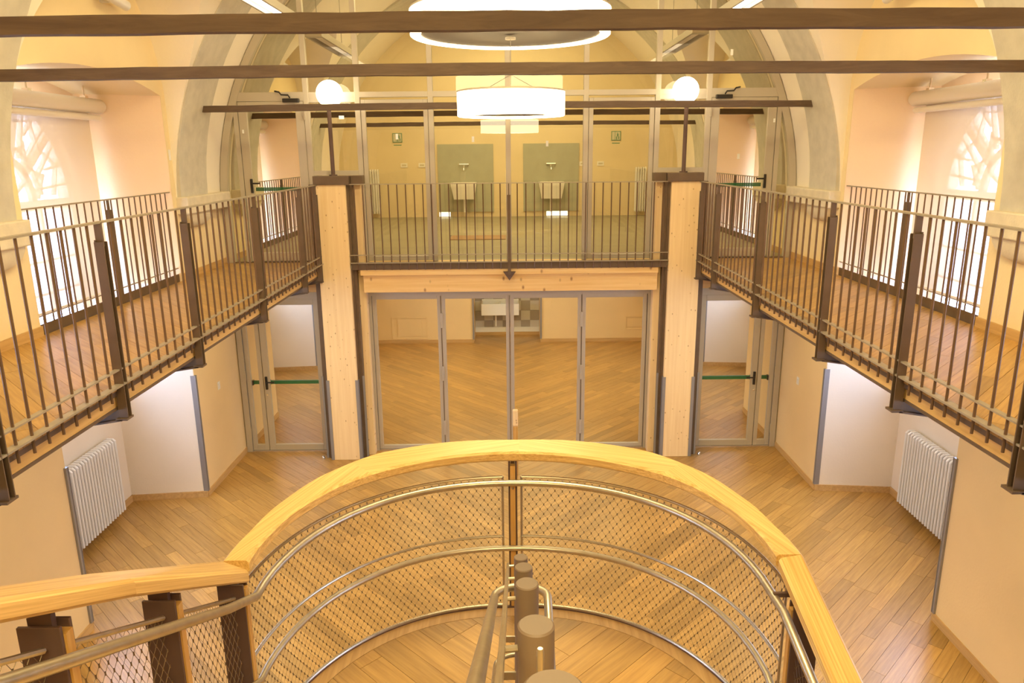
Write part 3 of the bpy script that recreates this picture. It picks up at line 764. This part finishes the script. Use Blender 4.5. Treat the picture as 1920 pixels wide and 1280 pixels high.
# linear luminaires hung along the vault
for s in (-1, 1):
    for (y0, y1, nm) in ((6.4, 9.5, 'in front of'), (10.75, 12.9, 'behind')):
        x = s*2.62
        l = thing('linear_luminaire', (x, (y0+y1)/2, 5.9), 'long grey linear ceiling luminaire %s the glass screen on the %s' % (nm, side[s]), 'lamp', 'linear luminaires under the vault')
        z = 5.93
        m = MB().box(x-.12, x-.095, y0, y1, z-.04, z+.05).box(x+.095, x+.12, y0, y1, z-.04, z+.05).box(x-.095, x+.095, y0, y0+.14, z-.04, z+.05).box(x-.095, x+.095, y1-.14, y1, z-.04, z+.05)
        obj('housing', m, 'lum', l, bevel=.004)
        obj('diffuser', MB().box(x-.045, x+.045, y0+.16, y1-.16, z-.012, z+.03), 'lin' if y0 < 10 else 'winf', l)
        obj('reflector', MB().box(x-.095, x-.05, y0+.14, y1-.14, z+.02, z+.03).box(x+.05, x+.095, y0+.14, y1-.14, z+.02, z+.03), 'lum', l)
        for y in (y0+.3, y1-.3): obj('hanger', MB().cyl(x, y, z+.05, ZC+sqrt(16-x*x)-.02, .005, 6), 'cable', l)
# wall uplights on the lunettes
for s in (-1, 1):
    for yc in (7.95, 13.6):
        l = thing('wall_light', (s*3.95, yc, 5.86), 'small white tubular wall light on the %s lunette%s' % (side[s], '' if yc < 10 else ' of the back room'), 'lamp')
        obj('tube_housing', MB().tube([(s*3.86, yc-.22, 5.87), (s*3.86, yc+.22, 5.83)], .05, 16), 'white', l, smooth=True)
        obj('wall_mount', MB().box(s*3.86, s*4.0, yc-.03, yc+.03, 5.82, 5.88), 'white', l)

# ================================================================== RADIATORS
def radiator(s, y0, n, pitch, z0, z1, x, nm, dep=.11, flip=False):
    r = thing('radiator', (x, y0, z0), nm, 'radiator', 'white radiators')
    sec = MB(); hx = dep/2
    if not flip:
        pts = [(hx, 0, z0), (hx, 0, z1-.02), (hx-.02, 0, z1), (-hx+.02, 0, z1), (-hx, 0, z1-.02), (-hx, 0, z0)]
        fr_ = sec.tube(pts, .0165, 8); sec.tube([(hx, 0, z0+.02), (-hx, 0, z0+.02)], .014, 8)
    else:
        pts = [(0, hx, z0), (0, hx, z1-.02), (0, hx-.02, z1), (0, -hx+.02, z1), (0, -hx, z1-.02), (0, -hx, z0)]
        sec.tube(pts, .0165, 8); sec.tube([(0, hx, z0+.02), (0, -hx, z0+.02)], .016, 8)
    o0 = None
    for i in range(n):
        l = (x, y0+i*pitch, 0) if not flip else (x+i*pitch, y0, 0)
        if o0 is None: o0 = obj('section', sec, 'white', r, loc=l, smooth=True)
        else: inst(o0, 'section', r, l)
    if not flip:
        obj('header', MB().tube([(x, y0-.01, z1-.04), (x, y0+(n-1)*pitch+.01, z1-.04)], .015, 8).tube([(x, y0-.01, z0+.06), (x, y0+(n-1)*pitch+.01, z0+.06)], .015, 8), 'white', r)
        obj('wall_bracket', MB().box(x, s*4.95, y0+.1, y0+.12, z1-.1, z1-.06).box(x, s*4.95, y0+n*pitch-.2, y0+n*pitch-.18, z1-.1, z1-.06), 'white', r)
    else:
        obj('header', MB().tube([(x-.01, y0, z1-.04), (x+(n-1)*pitch+.01, y0, z1-.04)], .015, 8).tube([(x-.01, y0, z0+.06), (x+(n-1)*pitch+.01, y0, z0+.06)], .015, 8), 'white', r)
        obj('wall_bracket', MB().box(x+.05, x+.07, y0, 18.0, z1-.1, z1-.06), 'white', r)
for s in (-1, 1):
    radiator(s, 7.20, 23, .0575, .10, 1.03, s*4.86, 'white column radiator in the %s lower niche' % side[s])
    radiator(s, 17.9, 5, .055, 2.97, 3.98, -3.28 if s < 0 else 3.0, 'tall white radiator on the upper back wall, %s end' % side[s], flip=True)

# ================================================================== SWITCHES, PLATES
def plate(name, mb, lab, m='plastic', extra=None):
    o = obj(name, mb, m, label=lab, cat='switch' if 'switch' in name else 'plate', bevel=.003)
    return o
for s, y, z in ((-1, 9.74, 1.30), (1, 9.87, 1.24)):
    t = plate('light_switch', MB().box(s*3.988, s*3.995, y-.04, y+.04, z-.055, z+.055), 'white light switch on the %s lower wall before the side door' % side[s])
    obj('rocker', MB().box(s*3.983, s*3.989, y-.02, y+.02, z-.03, z+.03), 'white', t)
t = plate('light_switch', MB().box(-3.995, -3.999-.0, 9.05, 9.11, 4.30, 4.42), 'small white switch on the left yellow strip beside the upper niche')
t = plate('light_switch', MB().box(-4.36, -4.29, 14.93, 14.95, .76, .87), 'small switch on the white reveal behind the left lower door')
# far rooms: panels, basins, taps
for s, nm in ((-1, 'left'), (1, 'right')):
    x0, x1 = sorted((s*.35, s*1.66))
    obj('splash_panel', MB().box(x0, x1, 17.97, 18.0, 2.99, 4.55), 'teal', label='%s grey-green splash panel on the upper back wall' % nm, cat='panel')
    xc = s*1.0 if s > 0 else -1.04
    t = thing('wash_basin', (xc, 17.85, 3.3), 'white ceramic washtub on the %s upper splash panel' % nm, 'sink', 'washtubs on the upper back wall')
    w = .29
    m = MB(); vs = []
    for (z, a, d0) in ((3.30, w*.8, 17.62), (3.60, w, 17.55), (3.68, w+.01, 17.54)):
        vs += [(xc-a, d0, z), (xc+a, d0, z), (xc+a, 17.965, z), (xc-a, 17.965, z)]
    vs += [(xc-w+.03, 17.58, 3.68), (xc+w-.03, 17.58, 3.68), (xc+w-.03, 17.93, 3.68), (xc-w+.03, 17.93, 3.68), (xc-w*.7, 17.64, 3.4), (xc+w*.7, 17.64, 3.4), (xc+w*.7, 17.9, 3.4), (xc-w*.7, 17.9, 3.4)]
    f = [(0, 3, 2, 1)]
    for k in range(4):
        for j in range(4): f.append((k*4+j, k*4+(j+1) % 4, (k+1)*4+(j+1) % 4, (k+1)*4+j))
    f.append((16, 17, 18, 19)); m.add(vs, f); obj('basin', m, 'cer', t)
    obj('drain_pipe', MB().cyl(xc, 17.85, 2.99, 3.30, .03, 12), 'cer', t, smooth=True)
    t = thing('wall_tap', (xc, 17.93, 4.09), 'chrome wall tap above the %s washtub' % nm, 'tap')
    obj('tap_body', MB().tube([(xc-.11, 17.92, 4.09), (xc+.11, 17.92, 4.09)], .018, 10).tube([(xc-.10, 17.97, 4.09), (xc-.10, 17.92, 4.09)], .02, 10).tube([(xc+.10, 17.97, 4.09), (xc+.10, 17.92, 4.09)], .02, 10), 'chrome', t, smooth=True)
    obj('tap_spout', MB().tube([(xc, 17.92, 4.08), (xc, 17.88, 4.03), (xc, 17.76, 4.0), (xc, 17.74, 3.96)], .012, 8), 'chrome', t, smooth=True)
    l = thing('glow_box', (s*1.3, 17.97, 2.87), 'bright glowing rectangle low on the upper back wall, %s one' % nm, 'lamp')
    xl = -1.52 if s < 0 else 1.15; wl_ = .13 if s < 0 else .25
    obj('slot_frame', MB().box(xl-wl_-.01, xl+wl_+.01, 17.95, 18.0, ZD+.005, ZD+.125), 'frame', l); obj('diffuser', MB().box(xl-wl_, xl+wl_, 17.945, 17.95, ZD+.015, ZD+.115), 'slot', l)  # small framed box with an emissive front at the wall base
    # pictogram sign
    xs = 2.52 if s > 0 else -2.58
    t = thing('pictogram_sign', (xs, 17.99, 4.7), 'small green and white pictogram sign, %s side of the upper back wall' % nm, 'sign')
    obj('backing', MB().box(xs-.11, xs+.11, 17.985, 18.0, 4.60, 4.81), 'signg', t)
    obj('field', MB().box(xs-.095, xs-.03, 17.982, 17.985, 4.615, 4.795).box(xs-.02, xs+.095, 17.982, 17.985, 4.615, 4.795), 'signw', t)
    obj('figure', MB().lathe(xs+.035, 17.98, [(0, 4.757), (.014, 4.765), (0, 4.78)], 8).box(xs+.02, xs+.055, 17.979, 17.982, 4.69, 4.752).box(xs+.0, xs+.022, 17.979, 17.982, 4.62, 4.69).box(xs+.05, xs+.072, 17.979, 17.982, 4.63, 4.69), 'signg', t)
    obj('text_line', MB().box(xs-.09, xs+.09, 17.996, 17.999, 4.53, 4.55), 'signg', t)
    for k in (0, 1):
        xx = (-2.45+.42*k) if s < 0 else (1.9+.42*k)-.15
        q = obj('socket_plate', MB().box(xx-.08, xx+.08, 17.985, 18.0, 4.08-.05, 4.08+.05), 'plastic', label='white socket plate on the upper back wall, %s pair, %s one' % (nm, ('left', 'right')[k]), cat='plate')
        obj('socket', MB().box(xx-.05, xx+.05, 17.982, 17.985, 4.06, 4.10), 'rim', q)
# cardboard on the upper far floor
t = thing('cardboard_sheet', (-.55, 13.7, ZD), 'flat brown cardboard lying on the grey floor of the upper far room', 'cardboard')
obj('sheet', MB().box(-1.05, -.06, 13.1, 13.75, ZD, ZD+.012), 'card', t); obj('flap', MB().add([(-1.1, 13.75, ZD+.012), (-.06, 13.75, ZD+.012), (-.08, 15.0, ZD+.05), (-1.12, 15.0, ZD+.05), (-1.1, 13.75, ZD), (-.06, 13.75, ZD), (-.08, 15.0, ZD), (-1.12, 15.0, ZD)], [(0, 1, 2, 3), (4, 7, 6, 5), (0, 4, 5, 1), (1, 5, 6, 2), (2, 6, 7, 3), (3, 7, 4, 0)]), 'ufloor', t)
# alcove basin
t = thing('wash_basin', (-.23, 17.7, .5), 'white rectangular basin in the tiled lower alcove', 'sink')
m = MB().box(-.68, .22, 17.38, 17.42, .58, .86).box(-.68, .22, 17.77, 17.81, .58, .90).box(-.68, -.64, 17.42, 17.77, .58, .86).box(.18, .22, 17.42, 17.77, .58, .86).box(-.64, .18, 17.42, 17.77, .58, .62)
obj('basin', m, 'cer', t, bevel=.01); obj('basin_divider', MB().box(-.25, -.22, 17.42, 17.77, .62, .84), 'cer', t)
obj('drain_pipe', MB().tube([(-.34, 17.6, .58), (-.34, 17.6, .28), (-.34, 17.8, .26)], .022, 10), 'cer', t, smooth=True)
obj('trim_5', MB().box(-.85, .72, 17.80, 17.83, .08, .2), 'cer', kind='structure', label='white skirting under the alcove tiles', cat='trim')
# access panels on the lower back wall
for (x0, x1, z0, z1, nm) in ((-2.78, -1.94, .1, .62, 'left'), (2.72, 3.5, .28, .60, 'right')):
    t = thing('access_panel', (x0, 17.07, z0), 'cream access panel set in the lower back wall, %s of the alcove' % nm, 'panel')
    obj('panel_frame', leaf_frame(x0, x1, z0, z1, 17.075, .02, d=.016), 'low', t); obj('panel_door', MB().box(x0+.14 if nm == 'left' else x0+.03, x1-.14 if nm == 'left' else x1-.03, 17.066, 17.079, z0+.07, z1-.03), 'low', t)
# wooden post standing in for a handrail end behind the landing
t = thing('rail_end_post', (.058, 9.6, 0), 'slim wooden post with a pale top, stand-in for a handrail end before the folding doors', 'post')
obj('shaft', MB().box(.024, .094, 9.58, 9.64, 0, .72), 'core', t, bevel=.008); obj('pale_top', MB().box(.022, .096, 9.575, 9.645, .72, .955), 'pinez', t, bevel=.016)

# ================================================================== STAIRCASE
ST = thing('staircase', (0, 2.95, 0), 'oak and steel dog-leg staircase with a semicircular landing', 'staircase')
YC0, ZL = 2.95, 1.53
SL = .53
def ell(th, rx, ry, n=2.15):
    c, s_ = cos(th), sin(th)
    return (math.copysign(abs(c)**(2/n), c)*rx, YC0+math.copysign(abs(s_)**(2/n), s_)*ry)
def interp(tab, a):
    for (a0, r0), (a1, r1) in zip(tab, tab[1:]):
        if a0 <= a <= a1:
            t = (a-a0)/(a1-a0); t = t*t*(3-2*t)*.35+t*.65; return r0+(r1-r0)*t
    return tab[-1][1]
OUT = [(0, 1.285), (12, 1.285), (25, 1.325), (42, 1.397), (56, 1.447), (71, 1.432), (90, 1.40)]
INN = [(0, 1.165), (10, 1.172), (25, 1.19), (42, 1.208), (66, 1.195), (90, 1.19)]
def rr(tab, a): a = abs(a); return interp(tab, 180-a if a > 90 else a)
# landing platform
N = 48
rim = [ell(pi*k/N, 1.235, 1.245) for k in range(N+1)]
land = obj('landing', MB().prism([(-1.235, 2.9)]+[(p[0], p[1]) for p in rim[::-1]]+[(1.235, 2.9)], ZL-.10, ZL-.022), 'core', ST)
hp = []
inner = [ell(pi*k/24, 1.15, 1.16) for k in range(25)]
for k in range(24):
    p, q = inner[k], inner[k+1]; a, b = (q[1]-p[1]), -(q[0]-p[0]); hp.append((a, b, a*p[0]+b*p[1]))
ri = board_mb
hl = hp+[(0, -1, -2.9)]
its = boards([(hl+[(1, 0, 0)], -A45, (-1.2, 0, 2.9, 4.2)), (hl+[(-1, 0, 0)], A45, (0, 1.2, 2.9, 4.2))], ZL, .022, bw=.15, lmin=.9, lmax=1.6)
for it in its:
    c = (sum(p[0] for p in it[0])/len(it[0]), sum(p[1] for p in it[0])/len(it[0]))
    obj('landing_board', board_mb([it], 0, .022, c), 'board', land, loc=(c[0], c[1], ZL))
ring = MB(); i1 = [ell(pi*k/N, 1.152, 1.162) for k in range(N+1)]
for k in range(N): ring.prism([rim[k], rim[k+1], i1[k+1], i1[k]], ZL-.022, ZL+.001)
obj('landing_border', ring, 'base', land)
edge = MB()
e2 = [ell(pi*k/N, 1.25, 1.26) for k in range(N+1)]
for k in range(N): edge.prism([e2[k], e2[k+1], rim[k+1], rim[k]], ZL-.16, ZL+.012)
obj('edge_plate', edge, 'plate', ST)
# wooden handrail, four laminated segments + the two flights
def railpiece(outer, inner_, z_o, z_i, name='handrail', th=.062):
    """polylines of (x,y,z) top corners -> solid with own axes along the chord"""
    n = len(outer); c0 = (Vector(outer[0])+Vector(inner_[0]))/2; c1 = (Vector(outer[-1])+Vector(inner_[-1]))/2
    ax = (c1-c0).normalized(); mid = (c0+c1)/2
    rot = ax.to_track_quat('X', 'Z').to_matrix().to_4x4(); Mx = Matrix.Translation(mid) @ rot; inv_ = Mx.inverted()
    mb = MB(); vs = []; e = .012
    for o_, i_ in zip(outer, inner_):
        o_, i_ = Vector(o_), Vector(i_); d = (i_-o_).normalized()*e; Z = Vector((0, 0, 1))
        for p in (o_+d, i_-d, i_-Z*e, i_-Z*(th-e), i_-d-Z*th, o_+d-Z*th, o_-Z*(th-e), o_-Z*e): vs.append(inv_ @ p)
    mb.add(vs, [(i*8+j, i*8+(j+1) % 8, (i+1)*8+(j+1) % 8, (i+1)*8+j) for i in range(n-1) for j in range(8)]+[tuple(range(8))[::-1], tuple(range((n-1)*8, n*8))])
    o = obj(name, mb, 'rail'); o.location = mid; o.rotation_euler = rot.to_euler()
    o.parent = ST; o.matrix_parent_inverse = Matrix.Translation(-Vector(ST.location))
    return o
ZH = 2.62
cuts = [0, 46, 88, 131, 180]
for a0, a1 in zip(cuts, cuts[1:]):
    n = 14; O = []; I = []
    for k in range(n+1):
        a = a0+(a1-a0)*k/n; t = math.radians(a)
        O.append((rr(OUT, a)*cos(t), YC0+rr(OUT, a)*sin(t), ZH)); I.append((rr(INN, a)*cos(t), YC0+rr(INN, a)*sin(t), ZH))
    railpiece(O, I, 0, 0)
# left flight rises towards the viewer, right flight descends
railpiece([(-1.29, 2.95, ZH), (-1.29, 2.0, ZH+.52)], [(-1.14, 2.87, ZH-.0), (-1.14, 2.0, ZH+.50)], 0, 0)
railpiece([(-1.29, 2.0, ZH+.52), (-1.29, .6, ZH+1.24)], [(-1.14, 2.0, ZH+.50), (-1.14, .6, ZH+1.24)], 0, 0)
railpiece([(1.285, 2.95, ZH), (1.285, 2.3, ZH-.17)], [(1.165, 2.92, ZH), (1.165, 2.3, ZH-.17)], 0, 0)
railpiece([(1.285, 2.3, ZH-.17), (1.285, .4, ZH-1.2)], [(1.165, 2.3, ZH-.17), (1.165, .4, ZH-1.2)], 0, 0)
# steel tubes along the arc (inner hand tube, thin mesh rods)
def arc(rx, ry, z, a0=0, a1=180, n=40, e=2.1): return [(*ell(math.radians(a0+(a1-a0)*k/n), rx, ry, e), z) for k in range(n+1)]
def zl(y): return (YC0-y)*SL        # rise of the left flight
def zr(y): return -(YC0-y)*.36 if y > 2.3 else -.234-(2.3-y)*.55
T1 = arc(1.15, 1.15, 2.44)
left = [(-1.13, y, 2.44+(2.93-y)*.52) for y in (2.6, 2.0, 1.4, .8)]
right = [(1.14, y, 2.50-(2.9-y)*.25) for y in (2.75, 2.5, 2.3)]+[(1.14, 1.6, 2.0), (1.14, .6, 1.45)]
obj('hand_tube', MB().tube(right[::-1]+T1+left, .0195, 12), 'tube', ST, smooth=True)
T2 = arc(1.17, 1.165, 2.0)
obj('hand_tube', MB().tube([(1.16, .6, .95), (1.16, 1.6, 1.5), (1.16, 2.5, 1.93)]+T2+[(-1.15, 2.6, 2.18), (-1.15, .8, 3.12)], .017, 12), 'tube', ST, smooth=True)
GAP = 2.3
for (a0, a1) in ((2, 90-GAP), (90+GAP, 178)):
    for (rx, ry, z, r_) in ((1.245, 1.25, 2.435, .0085), (1.245, 1.25, 2.035, .008), (1.25, 1.255, ZL+.018, .010)):
        obj('mesh_rod', MB().tube(arc(rx, ry, z, a0, a1), r_, 8), 'tube', ST, smooth=True)
    for a in (a0, a1):
        x, y = ell(math.radians(a), 1.245, 1.25, 2.1); obj('mesh_rod', MB().cyl(x, y, ZL, 2.44, .007, 8), 'tube', ST, smooth=True)
# wire mesh: S(u,v)->point
def mesh_panel(Sf, L, H, cw=.045, ch=.064, wr=.0007):
    m = MB(); nu = int(L/cw); nv = int(round(H/(ch/2)))
    du, dv = L/nu, H/nv
    def P(i, j): return Vector(Sf((i+(.5 if j % 2 else 0))*du, j*dv))
    for j in range(nv):
        for i in range(nu+1):
            if j % 2 and i == nu: continue
            p = P(i, j)
            for k in ((i, i-1) if j % 2 == 0 else (i, i+1)):
                if j % 2 == 0 and (k < 0 or k >= nu): continue
                if k < 0 or k > nu: continue
                m.seg(p, P(k, j+1), wr, 3)
            if 0 < j: m.seg(p-Vector((0, 0, .006)), p+Vector((0, 0, .006)), .0030, 4)
    return m
ARC = arc(1.245, 1.25, 0, GAP, 90-GAP, 200)
def arcfn(flip):
    pts = [Vector(p) for p in arc(1.245, 1.25, 0, 2, 90-GAP, 160)]
    if flip: pts = [Vector((-p.x, p.y, p.z)) for p in pts]
    cum = [0]
    for a, b in zip(pts, pts[1:]): cum.append(cum[-1]+(b-a).length)
    def f(u, v_):
        lo = 0
        for k in range(len(cum)-1):
            if cum[k+1] >= u: lo = k; break
        else: lo = len(cum)-2
        t = (u-cum[lo])/(cum[lo+1]-cum[lo]); p = pts[lo].lerp(pts[lo+1], min(1, max(0, t)))
        return (p.x, p.y, ZL+.02+v_)
    return f, cum[-1]
for fpl in (False, True):
    f, L = arcfn(fpl); obj('wire_mesh', mesh_panel(f, L, .895), 'wire', ST, kind='stuff')
# left flight mesh and rods between its posts
LP = [2.93, 2.33, 1.73, 1.13]
for a, b in zip(LP, LP[1:]):
    y1, y0 = a-.06, b+.04
    def f(u, v_, y1=y1): y = y1-u; return (-1.215, y, 1.60+zl(y)+v_)
    obj('wire_mesh', mesh_panel(f, y1-y0, .84, wr=.001), 'wire', ST, kind='stuff')
    obj('mesh_rod', MB().tube([(-1.215, y1, 2.44+zl(y1)), (-1.215, y0, 2.44+zl(y0))], .009, 8), 'tube', ST, smooth=True)
    obj('mesh_rod', MB().tube([(-1.215, y1, 1.60+zl(y1)), (-1.215, y0, 1.60+zl(y0))], .008, 8), 'tube', ST, smooth=True)
for (y1, y0) in ((2.85, 2.2), (2.1, 1.5)):
    def f(u, v_, y1=y1): y = y1-u; return (1.215, y, 1.55+zr(y)+v_)
    obj('wire_mesh', mesh_panel(f, y1-y0, .84), 'wire', ST, kind='stuff')
    obj('mesh_rod', MB().tube([(1.215, y1, 2.40+zr(y1)), (1.215, y0, 2.40+zr(y0))], .009, 8), 'tube', ST, smooth=True)
# sandwich posts (steel flats on both sides of a wooden core)
def spost(x, y, ang, z0, z1, par=ST):
    ca, sa = cos(ang), sin(ang)
    def B(r0, r1, t0, t1, za, zb, m=None):
        m = m or MB(); pl = [(x+r*ca-t*sa, y+r*sa+t*ca) for r, t in ((r0, t0), (r1, t0), (r1, t1), (r0, t1))]
        return m.prism(pl, za, zb)
    p = obj('post', B(0, .115, -.027, -.016, z0, z1-.03, B(0, .115, .016, .027, z0, z1-.03)), 'plate', par, bevel=.002)
    obj('wooden_core', B(-.006, .10, -.0155, .0155, z0, z1-.055), 'core', p)
    obj('rail_fixing', B(.03, .09, -.01, .01, z1-.06, z1), 'plate', p)
    for dz in ((.16, .56) if abs(x) < .1 else ()): obj('tube_arm', MB().tube([(x+.0*ca, y, z1-dz-.03), (x-.075*ca, y-.075*sa, z1-dz-.01)], .007, 6), 'chrome', p)
spost(0.005, 4.205, pi/2, ZL-.25, ZH-.06)
for y in LP: spost(-1.185, y, pi, ZL-.3+zl(y), ZH-.055+zl(y)-.02)
for y in (2.80, 2.0, 1.2): spost(1.19, y, 0, ZL-.3+zr(y), ZH-.06+zr(y))
obj('tube_bracket', MB().box(1.14, 1.23, 2.875, 2.89, 2.455, 2.475), 'plate', ST)
# treads and stringers
for k in range(8):
    y = YC0-.02-.30*k; z = ZL+.1675*(k+1)
    if z < ZD-.01 or k < 7:
        obj('tread', MB().box(-1.17, -.02, y-.33, y, z-.045, z), 'rail', ST, bevel=.006)
for k in range(9):
    y = YC0-.02-.30*k; z = ZL-.17*(k+1)
    if z > .03: obj('tread', MB().box(.09, 1.15, y-.33, y, z-.045, z), 'rail', ST, bevel=.006)
obj('stringer', MB().prism([(2.95, ZL-.26), (2.95, ZL+.02), (.5, ZD+.03), (.5, ZD-.25)], -1.185, -1.17, 'x'), 'plate', ST)
obj('stringer', MB().prism([(2.95, ZL-.26), (2.95, ZL+.02), (.2, .03), (.2, -.0)], 1.155, 1.17, 'x'), 'plate', ST)
# central newel tubes
NP = [(3.04, 2.57), (2.31, 2.96), (1.78, 3.23), (1.10, 3.58), (.62, 3.845)]
for (y, z) in NP:
    n_ = obj('newel_tube', MB().lathe(.036, y, [(0, z), (.0285, z), (.0315, z-.003), (.0315, ZL-.02)], 28), 'newel', ST, smooth=True)
    obj('newel_arm', MB().tube([(.01, y, z-.045), (-.022, y-.004, z-.045)], .006, 8), 'tube', n_, smooth=True)
    obj('strut', MB().box(-.065, .01, y-.16, y-.153, z-.33, z-.30), 'tube', ST)
for (y, z) in ((2.08, 2.955), (1.60, 3.20), (.93, 3.66)):
    obj('mesh_rod', MB().tube([(.036, y, z-.45), (.036, y, z-.006), (.036, y, z)], [.0058, .0058, .004], 10), 'tube', ST, smooth=True)
obj('mesh_rod', MB().tube([(-.022, 3.1, 2.50)]+[(-.022, y, z-.045) for y, z in NP]+[(-.022, .3, 3.97)], .0062, 8), 'tube', ST, smooth=True)
def uturn(zo, r, ydn):
    L = [(-.088+.012*(3.05-y)/2.7, y, 2.35+(3.05-y)*.545+zo) for y in (.35, 1.2, 2.0, 2.6, 3.0)]
    B = [(.036-.124*cos(pi*k/12), 3.06+.085*sin(pi*k/12), 2.35+zo) for k in range(13)]
    Rr = [(.16, 2.97, 2.32+zo), (.157, 2.3, 2.0+zo), (.14, 1.2, 1.45+zo), (.14, .5, 1.08+zo)]
    return MB().tube(L+B+Rr, r, 14)
obj('hand_tube', uturn(0, .0195, 0), 'tube', ST, smooth=True)
obj('hand_tube', uturn(-.37, .012, 0), 'tube', ST, smooth=True)
# upper landing deck under the viewpoint
g = thing('floor', (0, -.6, ZD), 'oak deck at the head of the stairs, under the viewpoint', 'floor', kind='structure')
obj('deck_plate', MB().box(-2.6, 2.6, -1.9, .55, ZD-.12, ZD), 'rail', g)
